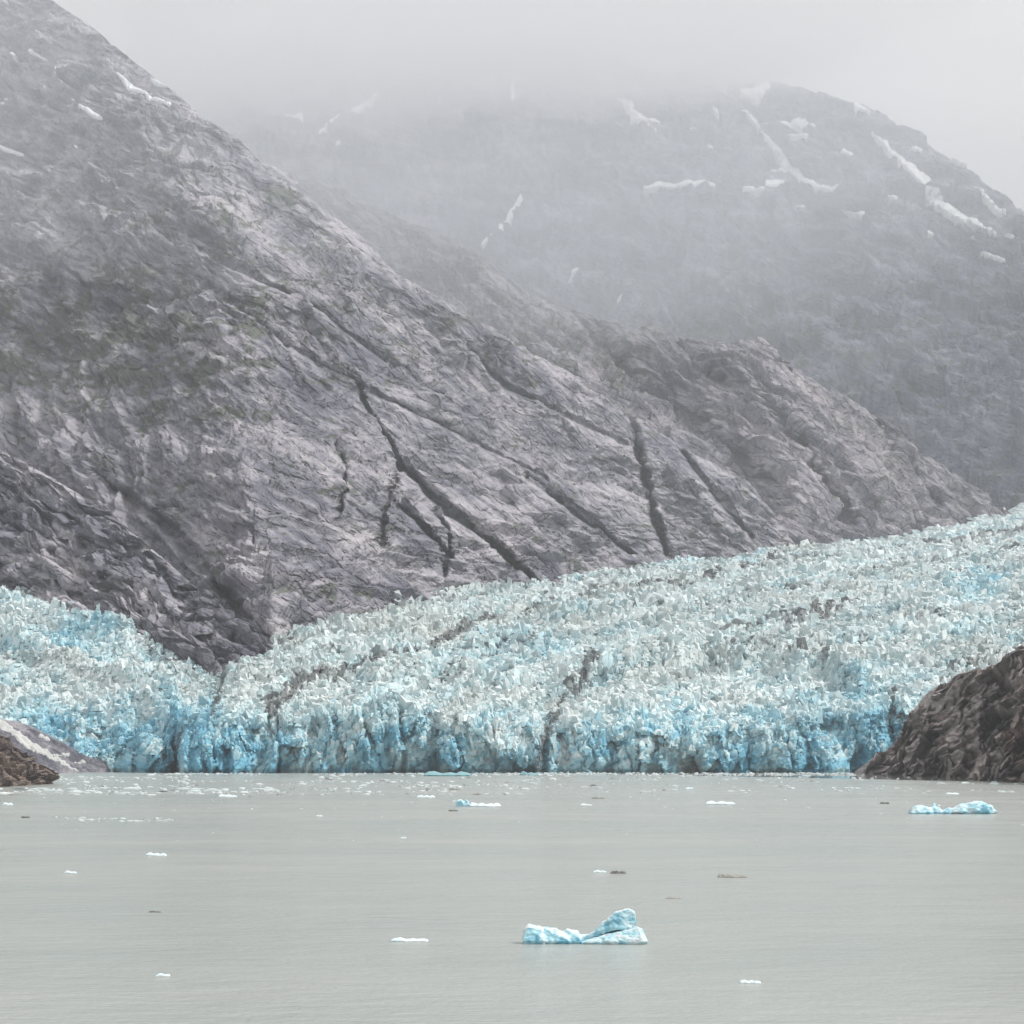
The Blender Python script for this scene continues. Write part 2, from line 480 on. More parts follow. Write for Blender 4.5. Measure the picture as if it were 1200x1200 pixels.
# the far mountain under the cloud
B_RIDGE = [(-100, -60), (100, -20), (260, 55), (330, 40), (420, 62), (520, 60), (600, 55), (700, 60), (760, 82), (850, 92), (940, 104), (1005, 122), (1040, 138),
           (1075, 160), (1120, 190), (1165, 222), (1200, 247), (1260, 300), (1400, 410)]
B_CONTACT = [(-100, 590), (1400, 590)]
B_YC = [(-100, 7600), (600, 7200), (1000, 6900), (1400, 6500)]
def b_big(px, py, X, Z):
    d = 220 * fbm(X / 1100, Z / 900, 3, 401) + 70 * fbm(X / 320, Z / 300, 3, 402)
    d = d - 160 * np.exp(-(line_dist(px, py, [(1040, 140), (1000, 300), (900, 480)]) / 60) ** 2)
    d = d + 130 * np.exp(-(line_dist(px, py, [(870, 130), (940, 230), (960, 330)]) / 30) ** 2)
    d = d + 120 * np.exp(-(line_dist(px, py, [(440, 120), (520, 300), (600, 420)]) / 60) ** 2)
    return d
def b_fine(px, py, X, Z):
    wx = X + 60 * fbm(X / 300, Z / 300, 3, 411); wz = Z + 60 * fbm(X / 300 + 4, Z / 300, 3, 412)
    a, b = rot(wx, wz, 22)
    a2, b2 = rot(wx, wz, -8)
    w = smooth(480, 360, py)
    return 16 * ledge(b2 / 70 + 0.9 * pn(a2 / 160, b2 / 120, 460)) * (1 - w) + 38 * facet(a / 170, b / 70, 466, 1.1)[0] + 20 * facet(a / 60, b / 28, 467, 1.1)[0] + w * (30 * billow(a / 300, b / 110, 3, 420) + 18 * billow(a / 110, b / 38, 3, 430) + 8 * billow(a / 44, b / 18, 2, 431)) + \
        (1 - w) * (40 * billow(a2 / 240, b2 / 80, 3, 440) + 18 * billow(a2 / 90, b2 / 34, 3, 450) + 8 * billow(a2 / 40, b2 / 18, 2, 451)) - 46
def b_col(px, py, X, Z, N):
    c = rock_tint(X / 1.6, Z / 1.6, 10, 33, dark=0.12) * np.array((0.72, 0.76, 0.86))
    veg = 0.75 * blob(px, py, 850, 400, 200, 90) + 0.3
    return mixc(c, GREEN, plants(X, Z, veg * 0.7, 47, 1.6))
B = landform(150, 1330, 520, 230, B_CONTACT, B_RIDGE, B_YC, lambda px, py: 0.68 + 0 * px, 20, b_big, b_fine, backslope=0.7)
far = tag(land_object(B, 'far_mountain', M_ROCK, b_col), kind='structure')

# near rocks: right headland, left point, low bank by the left ice
RC_RIDGE = [(1000, 905), (1012, 897), (1030, 884), (1048, 872), (1058, 855), (1066, 834), (1082, 815), (1105, 799), (1140, 788), (1170, 778), (1190, 765), (1205, 752), (1300, 690), (1400, 640)]
RC_CONTACT = [(1000, 906), (1060, 908), (1110, 911), (1150, 914), (1200, 917), (1400, 928)]
RC_YC = [(px, 3000 * 30 / (py - HY)) for px, py in RC_CONTACT]
def rc_big(px, py, X, Z):
    d = 16 * fbm(X / 90, Z / 70, 3, 501)
    d = d + 16 * np.exp(-(line_dist(px, py, [(1075, 820), (1095, 835), (1082, 860), (1066, 872)]) / 7) ** 2)
    d = d + 10 * np.exp(-(line_dist(px, py, [(1190, 775), (1180, 820), (1165, 850)]) / 4) ** 2)
    return d
def rc_fine(px, py, X, Z):
    X = (px - 1000) * 0.72
    calm = smooth(1005, 1045, px)
    wx = X + 4 * fbm(X / 40, Z / 40, 3, 511); wz = Z + 4 * fbm(X / 40 + 4, Z / 40, 3, 512)
    a, b = rot(wx, wz, -40)
    fo, cid = facet(a / 13, b / 5, 515, 0.9)
    return calm * (8 * billow(a / 80, b / 24, 2, 520) + 16 * facet(a / 38, b / 12, 526, 1.3)[0] + 9 * facet(a / 13, b / 5.5, 527, 1.2)[0] + 2.2 * facet(a / 5, b / 3, 528, 1.2)[0] + 11 * ledge(b / 19 + pn(a / 40, b / 24, 535)) + 5 * ledge(b / 7.5 + pn(a / 18, b / 10, 536)) - 22)
def rc_col(px, py, X, Z, N):
    X = (px - 1000) * 0.72
    a, b = rot(X, Z, -40)
    c = mixc((0.12, 0.108, 0.125), (0.80, 0.70, 0.67), 0.50 + 0.9 * fbm(a / 50, b / 14, 4, 540) + 0.35 * fbm(X / 5, Z / 4, 2, 541))
    c = mixc(c, (0.30, 0.19, 0.17), smooth(0.4, 0.9, blob(px, py, 1200, 880, 30, 40) + 0.6 * fbm(X / 30, Z / 20, 3, 542)) * 0.7)
    return c
RC = landform(1002, 1330, 400, 200, RC_CONTACT, RC_RIDGE, RC_YC, lambda px, py: 0.62 + 0 * px, 4, rc_big, rc_fine, rounding=0, push=(-0.5, -1.7, 0.25))
headland = tag(land_object(RC, 'rock_headland', M_NEAR, rc_col, None, False), kind='structure')

RD_RIDGE = [(-200, 700), (-60, 815), (-20, 848), (0, 862), (12, 868), (22, 880), (34, 890), (44, 897), (52, 908), (58, 917)]
RD_CONTACT = [(-200, 930), (0, 922), (30, 920), (58, 918.5)]
RD_YC = [(px, 3000 * 30 / (py - HY)) for px, py in RD_CONTACT]
def rd_fine(px, py, X, Z):
    X = px * 0.62
    a, b = rot(X + 4 * fbm(X / 20, Z / 20, 3, 611), Z + 4 * fbm(X / 20, Z / 20 + 3, 3, 612), 42)
    fo, cid = facet(a / 8, b / 3.5, 615, 0.9)
    return 6 * billow(a / 30, b / 10, 2, 620) + 5 * facet(a / 12, b / 5, 626, 1.2)[0] + 3 * fo + 1.3 * facet(a / 3.5, b / 2, 627, 1.2)[0] + 2 * ledge(b / 5 + pn(a / 14, b / 9, 636)) - 6
def rd_col(px, py, X, Z, N):
    X = px * 0.62
    a, b = rot(X, Z, 42)
    return mixc((0.12, 0.10, 0.10), (0.46, 0.36, 0.31), 0.45 + 0.9 * fbm(a / 26, b / 9, 4, 640) + 0.3 * fbm(X / 3, Z / 3, 2, 641))
RD = landform(-200, 57.5, 300, 150, RD_CONTACT, RD_RIDGE, RD_YC, lambda px, py: 0.75 + 0 * px, 3,
              lambda px, py, X, Z: 8 * fbm(X / 50, Z / 40, 3, 601), rd_fine, rounding=0)
point = tag(land_object(RD, 'rock_point', M_NEAR, rd_col, None, False), kind='structure')

RE_RIDGE = [(-200, 800), (-50, 832), (0, 842), (20, 846), (36, 852), (52, 858), (70, 869), (84, 876), (100, 885), (118, 894), (146, 903.5)]
RE_CONTACT = [(-200, 907), (0, 906), (146, 904.5)]
RE_YC = [(px, 3000 * 30 / (py - HY) - 20) for px, py in RE_CONTACT]
def re_fine(px, py, X, Z):
    a, b = rot(X, Z, 30)
    return 7 * billow(a / 50, b / 12, 3, 720) + 3 * billow(a / 16, b / 6, 2, 730) - 4
RE = landform(-200, 145.5, 260, 100, RE_CONTACT, RE_RIDGE, RE_YC, lambda px, py: 0.6 + 0 * px, 3,
              lambda px, py, X, Z: 6 * fbm(X / 60, Z / 40, 3, 701), re_fine, rounding=0)
bank = tag(land_object(RE, 'rock_bank', M_NEAR, lambda px, py, X, Z, N: rock_tint(X * 2, Z * 2, 30, 73, dark=0.1)), kind='structure')

# ------------------------------------------------------------------ snow patches, draped as raised sheets
def snow_patch(L, parent, pts, w=None, seed=0, lift=4.0, step=0.8, ragged=2.0, tone=(0.80, 0.82, 0.84), even=0.0):
    """pts: polygon (w None) or a line with half width w (or list of widths)"""
    pts = [tuple(map(float, p)) for p in pts]
    P = np.array(pts)
    m = (w if isinstance(w, (int, float)) else max(w)) if w else 0
    x0, y0 = P.min(0) - m - ragged - 1; x1, y1 = P.max(0) + m + ragged + 1
    gx, gy = np.meshgrid(np.arange(x0, x1 + step, step), np.arange(y1, y0 - step, -step))
    wx = gx + ragged * fbm(gx / 5, gy / 5, 3, seed); wy = gy + ragged * fbm(gx / 5 + 50, gy / 5, 3, seed + 1)
    if w is None:
        inside = np.zeros(gx.shape, bool); n = len(pts)
        for i in range(n):
            xa, ya = pts[i]; xb, yb = pts[(i + 1) % n]
            if ya == yb: continue
            inside ^= ((ya > wy) != (yb > wy)) & (wx < (xb - xa) * (wy - ya) / (yb - ya) + xa)
        sd_ = np.where(inside, 1, -1) * line_dist(wx, wy, pts + pts[:1])
    else:
        ws = w if not isinstance(w, (int, float)) else [w] * len(pts)
        sd_ = np.full(gx.shape, -1e9)
        for i in range(len(pts) - 1):
            (xa, ya), (xb, yb) = pts[i], pts[i + 1]
            dx, dy = xb - xa, yb - ya
            t = np.clip(((wx - xa) * dx + (wy - ya) * dy) / (dx * dx + dy * dy), 0, 1)
            d = np.hypot(wx - xa - t * dx, wy - ya - t * dy)
            sd_ = np.maximum(sd_, ws[i] * (1 - t) + ws[i + 1] * t - d)
    keep = sd_ > -step
    Q = sample_land(L, gx, gy)
    if even:                                            # deep snow levels out the rock beneath
        Q = (1 - even) * Q + even * sample_land(L, gx, gy, L.base)
    N = normals(Q); N = N * np.sign(-N[..., 1:2] + 1e-9)
    Q = Q + N * (np.clip(sd_ / 1.6, -0.6, 1) * lift)[..., None]
    Q = Q + np.array([0, -1.0, 0.5]) * (lift * 0.6 * np.clip(sd_, -0.3, 1))[..., None]
    nr, nc = gx.shape
    fc = grid_faces(nr, nc)
    fc = fc[keep.ravel()[fc].all(1)]
    if len(fc) == 0: return None
    used, inv = np.unique(fc, return_inverse=True)
    co = Q.reshape(-1, 3)[used]
    col = np.array(tone)[None] * (1 - 0.14 * smooth(0.0, 0.5, fbm(co[:, 0] / 14, co[:, 2] / 14, 4, seed + 9)))[:, None]
    return raw_mesh('snow_patch', co, inv.reshape(fc.shape), M_SNOW, col, parent)

SN_A = [([(5, 0), (12, 6)], 2), ([(17, 66), (23, 74)], 2.2), ([(48, 68), (57, 72)], 1.8), ([(64, 84), (72, 87)], 1.5), ([(139, 87), (150, 97), (170, 104)], [2, 4, 1.5]),
        ([(177, 92), (186, 96), (197, 101)], [1.5, 3, 1.5]), ([(172, 109), (184, 115), (192, 119)], 2.2), ([(193, 121), (200, 125)], 2),
        ([(99, 131), (108, 135), (112, 136), (121, 139)], [1, 3, 4, 1]), ([(0, 109), (4, 111)], 2.5), ([(2, 175), (12, 176), (22, 178)], [1.5, 3, 1.5]), ([(0, 120), (5, 121)], 1.2),
        ([(83, 115), (86, 117)], 1.3), ([(83, 165), (85, 167)], 1.2), ([(52, 99), (54, 103)], 1)]
for i, (p, w) in enumerate(SN_A): snow_patch(A1, mountain, p, w, 900 + i, 3, 0.7, 1.2)
SN_B = [([(375, 158), (395, 145), (412, 132), (442, 117)], [2, 3, 4, 2.5]), ([(331, 143), (352, 139)], [2, 4]), ([(394, 173), (398, 171)], 2),
        ([(568, 293), (582, 282), (596, 265), (611, 234)], [2.5, 4, 4, 3]), ([(600, 90), (601, 118)], 2.5), ([(667, 328), (676, 323)], [1.5, 3]), ([(724, 355), (729, 352)], 1.5),
        ([(697, 92), (720, 100), (748, 110)], [2, 5, 3]), ([(727, 121), (745, 135), (752, 140), (772, 146)], [3, 4, 4, 2.5]), ([(740, 142), (752, 141)], 2.5), ([(757, 153), (768, 161)], 2),
        ([(755, 222), (775, 219), (790, 223), (812, 220), (836, 221)], [3, 6, 4, 5, 3]), ([(800, 150), (806, 155)], 1.6), ([(786, 153), (794, 156)], 1.8), ([(809, 157), (816, 157)], 1.3), ([(831, 172), (834, 174)], 1.5),
        ([(840, 101), (850, 110)], 2), ([(836, 129), (842, 138)], 1.8), ([(870, 110), (884, 114), (900, 104)], [4, 8, 4]),
        ([(871, 134), (888, 148), (902, 168), (918, 188), (926, 198), (940, 215), (960, 224), (978, 228), (988, 220)], [1.5, 4, 5, 8, 10, 6, 3.5, 3, 2]),
        ([(892, 148), (908, 152), (918, 150)], [2, 4, 2]), ([(920, 152), (940, 150), (957, 156)], [3, 6, 1.5]), ([(928, 162), (946, 164)], 3), ([(903, 200), (915, 206), (926, 216)], [1.5, 3, 2]),
        ([(871, 223), (894, 226)], [2.5, 2]), ([(898, 222), (922, 222)], [5, 2.5]), ([(905, 240), (912, 240)], 1), ([(931, 248), (944, 247)], 1.4), ([(958, 188), (961, 190)], 1),
        ([(987, 178), (994, 184), (1000, 191)], [3, 4, 1.5]), ([(985, 247), (1005, 252), (1010, 254)], [1, 1.6, 3]), ([(1005, 130), (1018, 136)], [5, 3]),
        ([(1022, 158), (1040, 175), (1056, 195), (1070, 205), (1084, 220), (1100, 238), (1120, 252), (1140, 264), (1165, 277)], [1.5, 4, 4, 6, 8, 7, 6, 4, 2.5]),
        ([(1066, 177), (1080, 179)], 2.6), ([(1090, 180), (1096, 182)], 1), ([(1116, 190), (1132, 197)], 2), ([(1140, 222), (1155, 235), (1172, 250), (1178, 249)], [2, 2.5, 3, 1.5]),
        ([(1042, 236), (1049, 236)], 2.5), ([(1084, 278), (1090, 280)], 2.2), ([(1150, 297), (1162, 302), (1176, 309)], [1.5, 3, 2]), ([(1178, 279), (1187, 283)], 2), ([(1138, 275), (1141, 277)], 1.2),
        ([(1045, 267), (1048, 268)], 1.6), ([(680, 255), (686, 252)], 1.3)]
for i, (p, w) in enumerate(SN_B): snow_patch(B, far, p, [0.85 * q for q in w] if isinstance(w, list) else 0.85 * w, 930 + i, 14, 0.7, 1.7, (0.90, 0.91, 0.92), 0.65)
for i, (p, w) in enumerate([([(-30, 838), (0, 848), (22, 864), (48, 880), (72, 892), (92, 903)], [4, 4.5, 4.5, 4, 2.5, 1]),
                            ([(62, 884), (80, 885)], 1.6), ([(88, 893), (100, 892)], 1.6), ([(46, 863), (58, 866)], 1.3)]):
    snow_patch(RE, bank, p, w, 990 + i, 1.0, 0.5, 2.4, (0.50, 0.51, 0.50))

# ------------------------------------------------------------------ glacier
ICE_W = np.array((0.71, 0.79, 0.80)); ICE_C = np.array((0.44, 0.67, 0.73)); ICE_B = np.array((0.16, 0.43, 0.57)); ICE_D = np.array((0.42, 0.42, 0.41)); ROCKD_SHADE = np.array((0.10, 0.105, 0.11))
BEIGE = np.array((0.50, 0.535, 0.51))
MORAINE_AND_SHADE = [([(250, 842), (256, 825), (263, 800)], 3.2, 1.1), ([(318, 832), (345, 812), (352, 803)], 9, 0.9), ([(352, 805), (410, 792), (450, 778), (480, 768), (512, 757), (545, 740), (585, 728)], 6, 0.85),
           ([(615, 722), (650, 708), (690, 700), (720, 690)], 3.5, 0.75), ([(720, 692), (760, 688), (800, 690), (870, 668), (920, 660), (1000, 655)], 3, 0.7),
           ([(1000, 655), (1060, 642), (1120, 636), (1200, 626)], 3, 0.75), ([(860, 700), (960, 690), (1040, 668), (1140, 655), (1250, 640)], 2.5, 0.55),
           ([(628, 902), (634, 880), (640, 862), (655, 838), (660, 822)], 6, 0.95), ([(665, 815), (690, 805), (715, 785), (740, 776)], 5, 0.85), ([(780, 772), (800, 760), (850, 745), (890, 733), (920, 730)], 4, 0.6),
           ([(920, 738), (1000, 722), (1040, 712), (1060, 700)], 3, 0.65), ([(1060, 735), (1140, 728), (1200, 720)], 3, 0.6), ([(850, 782), (900, 782), (940, 792), (968, 802)], 4, 0.5),
           ([(1046, 812), (1050, 840)], 4, 0.8), ([(400, 712), (430, 715), (380, 730), (300, 770)], 12, 0.45), ([(1100, 797), (1150, 780), (1200, 760)], 8, 0.5),
           ([(207, 905), (206, 880), (213, 858)], 3, 1.1), ([(590, 690), (700, 680), (830, 662), (930, 650)], 4, 0.35), ([(1100, 676), (1190, 668)], 2.5, 0.5)]  # first streak here paints the shade of the cleft by the left arm

MORAINE_AND_SHADE_L = [([(246, 848), (254, 825), (264, 796)], 6, 1.2), ([(200, 905), (203, 880), (212, 855)], 5, 1.2), ([(0, 690), (60, 703), (150, 738), (225, 778), (262, 803)], 3, 0.7)]  # second streak paints that cleft's shade on the arm; the rest is debris

GR_W = [(190, 2590), (203, 2600), (215, 2575), (330, 2571), (600, 2571), (1000, 2590), (1060, 2610), (1300, 2640)]
GR_T = [(190, 884), (203, 862), (215, 853), (240, 846), (262, 840), (300, 846), (318, 834), (345, 848), (375, 836), (400, 840), (440, 825), (500, 829), (516, 844), (545, 836), (575, 852), (600, 846), (640, 866), (665, 850), (700, 858), (735, 846), (760, 856), (800, 848), (830, 860), (870, 848), (900, 858), (940, 840), (960, 846), (1010, 832), (1060, 826), (1300, 800)]
GR_C = [(190, 872), (203, 854), (225, 843), (240, 836), (250, 816), (262, 797), (285, 770), (320, 753), (430, 706), (500, 700), (600, 685), (690, 675), (830, 655), (935, 640), (1040, 632), (1100, 618), (1172, 607), (1200, 593), (1300, 576)]
GR_Y = [(190, 2620), (203, 2640), (240, 2720), (262, 2870), (285, 2930), (320, 3040), (430, 3370), (600, 4020), (830, 4680), (935, 5060), (1100, 5650), (1172, 5900), (1200, 6400), (1300, 6700)]
GL_W = [(-220, 2680), (60, 2660), (130, 2640), (205, 2600), (275, 2640)]
GL_T = [(-220, 840), (0, 838), (60, 850), (110, 858), (170, 862), (205, 858), (275, 850)]
GL_C = [(-220, 650), (0, 687), (60, 700), (150, 735), (225, 775), (262, 800), (275, 812)]
GL_Y = [(-220, 3420), (0, 3220), (130, 3020), (225, 2900), (262, 2850), (275, 2840)]

def ice_tint(px, py, X, Z, h, rnd, left=False):
    """h: 0 deep in the ice .. 1 weathered top; rnd per block"""
    zone = smooth(805, 880, py) * 0.20 + 0.22 * smooth(885, 902, py)
    for b in ((1150, 690, 40, 22, .35), (250, 880, 60, 40, .45), (980, 860, 60, 40, .30), (600, 770, 50, 12, .25), (470, 870, 60, 40, .35), (75, 760, 90, 26, .45), (160, 870, 45, 26, .55),
              (60, 850, 60, 20, .4), (840, 870, 60, 30, .22), (1040, 850, 26, 50, .4), (640, 790, 60, 18, .12), (310, 880, 50, 40, .25)):
        zone = zone + b[4] * blob(px, py, *b[:4])
    n = fbm(X / 38, Z / 22, 4, 800)
    n = n + 0.85 * smooth(810, 860, py) * fbm(X / 24 + 4, Z / 34, 3, 805) + 0.35 * fbm(X / 95, px * 0 + py / 26, 3, 807)
    g = np.interp(px, [200, 350, 585, 800, 1200], [1.2, 1.0, .55, .42, .33])
    phi = (py - lerp(GR_C, px)) / g if not left else py - lerp(GL_C, px)      # runs across the flow, constant along it
    flow = fbm(phi / 26, px / 420, 4, 811)
    trench = np.exp(-(fbm(phi / 15 + 31, px / 300, 3, 825) / 0.07) ** 2)
    m = 0.10 + 1.15 * zone + 0.55 * n + 0.6 * flow + 0.35 * trench + (0.22 + 0.45 * smooth(835, 860, py)) * (rnd - 0.5) + 0.55 * (0.5 - h)
    c = mixc(ICE_W, ICE_C, m * 1.9)
    c = mixc(c, ICE_B, (m - 0.45) * 1.7)
    dirt = 0.25 + 0.9 * fbm(X / 120 + 7, Z / 30, 4, 820) + 0.4 * blob(px, py, 300, 830, 120, 16) + 0.35 * blob(px, py, 450, 730, 160, 30) + 0.3 * blob(px, py, 900, 785, 120, 20) - zone * 1.2 - 0.8 * smooth(845, 885, py) + 0.5 * (rnd - 0.5)
    c = mixc(c, BEIGE, dirt * 0.8)
    band = fbm(phi / 13 + 3, px / 520, 4, 861) + 0.5 * fbm(phi / 5 + 3, px / 160, 3, 862)
    c = c * (1 - 0.22 * smooth(0.02, 0.42, band) * smooth(870, 830, py) + 0.10 * smooth(0.0, -0.4, band))[..., None]
    mor_shade = np.zeros(np.shape(px))
    wob = 5 * fbm(px / 16, py / 16, 3, 830)
    for pts, w, a in (MORAINE_AND_SHADE if not left else MORAINE_AND_SHADE_L):
        mor_shade = np.maximum(mor_shade, a * np.exp(-(line_dist(px + wob, py + wob, pts) / w) ** 2))
    thin = trench * smooth(-0.2, 0.2, fbm(px / 60, py / 30, 3, 821)) * 0.85 * smooth(850, 810, py) * smooth(1.1, 0.3, h) * (0.4 if left else 1) * 1.5
    mor_shade = np.maximum(mor_shade, thin)
    mor_shade = smooth(0.3, 0.62, mor_shade * (1 + 1.5 * fbm(px / 6, py / 3.5, 3, 840)) * (0.88 + 0.24 * rnd))
    return mixc(c, ROCKD_SHADE, mor_shade * 0.85)  # rock debris and the painted cleft shade share one dark tone

CLEFTS = [(207, 4, 34), (328, 2, 18), (472, 3, 24), (512, 4, 12), (638, 4, 16), (747, 2, 9), (1045, 4, 18)]
SCARPS = [([(555, 765), (600, 757), (645, 765)], 4, 22), ([(690, 803), (760, 792), (850, 782), (900, 782), (960, 798), (1010, 815)], 6, 30), ([(430, 800), (520, 792), (620, 812)], 5, 20),
          ([(0, 765), (60, 790), (130, 812), (200, 822)], 7, 26), ([(-40, 705), (60, 730), (150, 760)], 7, 20), ([(110, 848), (170, 836), (205, 856)], 5, 20), ([(900, 735), (1000, 722), (1100, 728)], 4, 20),
          ([(640, 735), (760, 718), (860, 712)], 4, 20), ([(1000, 760), (1080, 752), (1180, 735)], 5, 20)]

def glacier(name, px0, px1, ncol, waterY, ctop, contact, Yc, seed, ncliff=110, nslope=260, lean=26, left=False):
    px = np.linspace(px0, px1, ncol)[None, :]
    Y0 = lerp(waterY, px)
    pyw = HY + 3000 * 30.0 / Y0 + 1.2
    pyT = lerp(ctop, px); pyC = lerp(contact, px)
    pyC = np.minimum(pyC, pyT - 0.5)
    YT = Y0 + lean; YC = np.maximum(lerp(Yc, px), YT + 20)
    v = np.linspace(0, 1, ncliff)[:, None]
    py1 = pyw * (1 - v) + pyT * v
    Y1 = Y0 + (YT - Y0) * v ** 1.4 + 0 * px
    rT, rC = (HY - pyT) / F, (HY - pyC) / F
    t = (rC * YC - rT * YT) / (YC - YT)
    w = np.linspace(0, 1.0, nslope + 1)[1:, None]
    py2 = pyT * (1 - w) + pyC * w
    Y2 = YT * (t - rT) / (t - (HY - py2) / F)
    py = np.concatenate([py1, py2]); Y = np.concatenate([Y1, Y2])
    pxx = np.broadcast_to(px, py.shape)
    P = world(pxx, py, Y)
    X, Z = P[..., 0], P[..., 2]
    s = np.concatenate([v + 0 * px, 1 + w + 0 * px])
    cl = smooth(1.12, 0.9, s)
    # the broken front: buttresses, clefts and plates
    wx = X + 6 * fbm(X / 25, Z / 40, 3, seed)
    d = 40 * fbm(X / 120, Z / 300, 2, seed + 1) + 32 * billow(wx / 50, Z / 110, 2, seed + 2) + 10 * billow(wx / 16, Z / 44, 3, seed + 3)
    lean_ = 0.35 * pn(X / 60, Z / 60, seed + 12)
    fo, cid = facet(wx / 12 + lean_ * Z / 12, Z / 34, seed + 4, 0.9)
    go, gid = facet(wx / 5 + lean_ * Z / 6, Z / 12.0, seed + 5, 0.9)
    ho, hid = facet(X / 2.6, Z / 4.2, seed + 14, 0.9)
    bo, bid = facet(wx / 24 + lean_ * Z / 20, Z / 52, seed + 24, 1.0)
    d = d + 15 * bo + 8 * fo + 4.0 * go + 1.6 * ho
    cid = 0.55 * bid + 0.45 * cid
    scree = smooth(0.1, 0.5, fbm(X / 50, Z / 400, 3, seed + 15)) * smooth(34, 0, Z)     # fallen blocks heaped at the foot
    d = d - 14 * scree
    for c_, w_, dep in CLEFTS:
        d = d - dep * np.exp(-((pxx - c_ + 3 * pn(Z / 25 + c_, X * 0 + 0.5, 3)) / w_) ** 2)
    cave = 26 * blob(pxx, py, 413, 903, 9, 14) + 18 * blob(pxx, py, 508, 903, 8, 12) + 14 * blob(pxx, py, 330, 905, 8, 10)
    d = d - cave
    foot = 4 * smooth(5, 0, Z)                       # notch melted at the waterline
    dY = (-(d - 27) + foot) * cl
    # surface swell and steps on the slope
    Ys = P[..., 1]
    st = 11 * fbm(X / 200, Ys / 120, 3, seed + 6) + 7 * billow(X / 90, Ys / 34, 2, seed + 7) + 7 * ledge(-Ys / 62 + 0.9 * fbm(X / 170, Ys / 200, 2, seed + 17)) - 6
    if not left:
        gq = np.interp(pxx, [200, 350, 585, 800, 1200], [1.2, 1.0, .55, .42, .33])
        ph = (py - lerp(GR_C, pxx)) / gq
    else:
        ph = py - lerp(GL_C, pxx)
    st = st - 11 * np.exp(-(fbm(ph / 15 + 31, pxx / 300, 3, 825) / 0.07) ** 2)
    for pts, wd, up in SCARPS:
        st = st + up * np.exp(-(line_dist(pxx, py, pts) / wd) ** 2)
    P = world(pxx, py, Y + dY)
    P[..., 2] += st * (1 - cl)
    f1, f2, cid2 = voro(X / 14, Ys / 14, seed + 8)
    P[..., 2] += (6 * cid2 - 5 * smooth(0.2, 0, f2 - f1)) * (1 - cl)
    P[..., 2] += (3.0 * billow(X / 9, Ys / 9, 2, seed + 9)) * smooth(0.6, 1.0, s)
    h = np.where(s < 1, 0.30 + 0.35 * smooth(0.6, 1.0, s) - 0.5 * (d - 33) / 34 + 0.5 * scree, 0.45)
    col = ice_tint(pxx, py, X, Z, h, np.where(s < 1, cid, cid2), left)
    # roll on under the rock behind
    ext = P[-1:] + np.array([[[0, 60, 3.0]]])
    full = np.concatenate([P, ext]); col = np.concatenate([col, col[-1:]])
    full[..., 2] = np.maximum(full[..., 2], -3)
    o = raw_mesh(name, full, grid_faces(full.shape[0], ncol), M_ICE, col)
    tag(o, kind='structure')
    G = Land(); G.P = P; G.px = pxx; G.py = py; G.s = s; G.o = o; G.left = left
    return G

def seracs(G, parent, density, size, seed, smin=0.93, smax=9):
    """jagged ice blocks strewn over the surface; density in blocks per square metre"""
    rg = np.random.default_rng(seed)
    P = G.P
    a = P[:-1, 1:] - P[:-1, :-1]; b = P[1:, :-1] - P[:-1, :-1]
    area = np.linalg.norm(np.cross(a, b), axis=-1)
    ratio = np.clip(0.66 + 0.00022 * (P[:-1, :-1, 1] - 2570), 0.5, 1.25)
    area = area / ratio ** 2
    area = np.where((G.s[:-1, :-1] > smin) & (G.s[:-1, :-1] < smax), area, 0)
    n = int(area.sum() * density)
    cum = np.cumsum(area.ravel()); cum /= cum[-1]
    idx = np.searchsorted(cum, rg.random(n))
    j, i = np.unravel_index(idx, area.shape)
    fu, fv = rg.random((n, 1)), rg.random((n, 1))
    c = P[j, i] * (1 - fu) * (1 - fv) + P[j, i + 1] * fu * (1 - fv) + P[j + 1, i] * (1 - fu) * fv + P[j + 1, i + 1] * fu * fv
    px = G.px[j, i]; py = G.py[j, i]
    sz = size * ratio[j, i] * (0.55 + 0.9 * rg.random(n) ** 1.5)
    ht = sz * (1.15 - 0.3 * (ratio[j, i] - 0.66)) * (0.32 + 0.62 * rg.random(n) ** 1.5)
    low = np.zeros(n)
    for pts, w, a_ in ([] if G.left else MORAINE_AND_SHADE): low = np.maximum(low, a_ * np.exp(-(line_dist(px, py, pts) / (w * 1.3)) ** 2))
    sz = sz * (1 - 0.45 * low); ht = ht * (1 - 0.6 * low) * (1 - 0.55 * smooth(1.9, 2.0, G.s[j, i]))
    ht *= 0.8 + 0.8 * smooth(-0.2, 0.5, fbm(c[:, 0] / 90, c[:, 1] / 90, 3, seed + 5))
    return c, px, py, sz, ht, rg

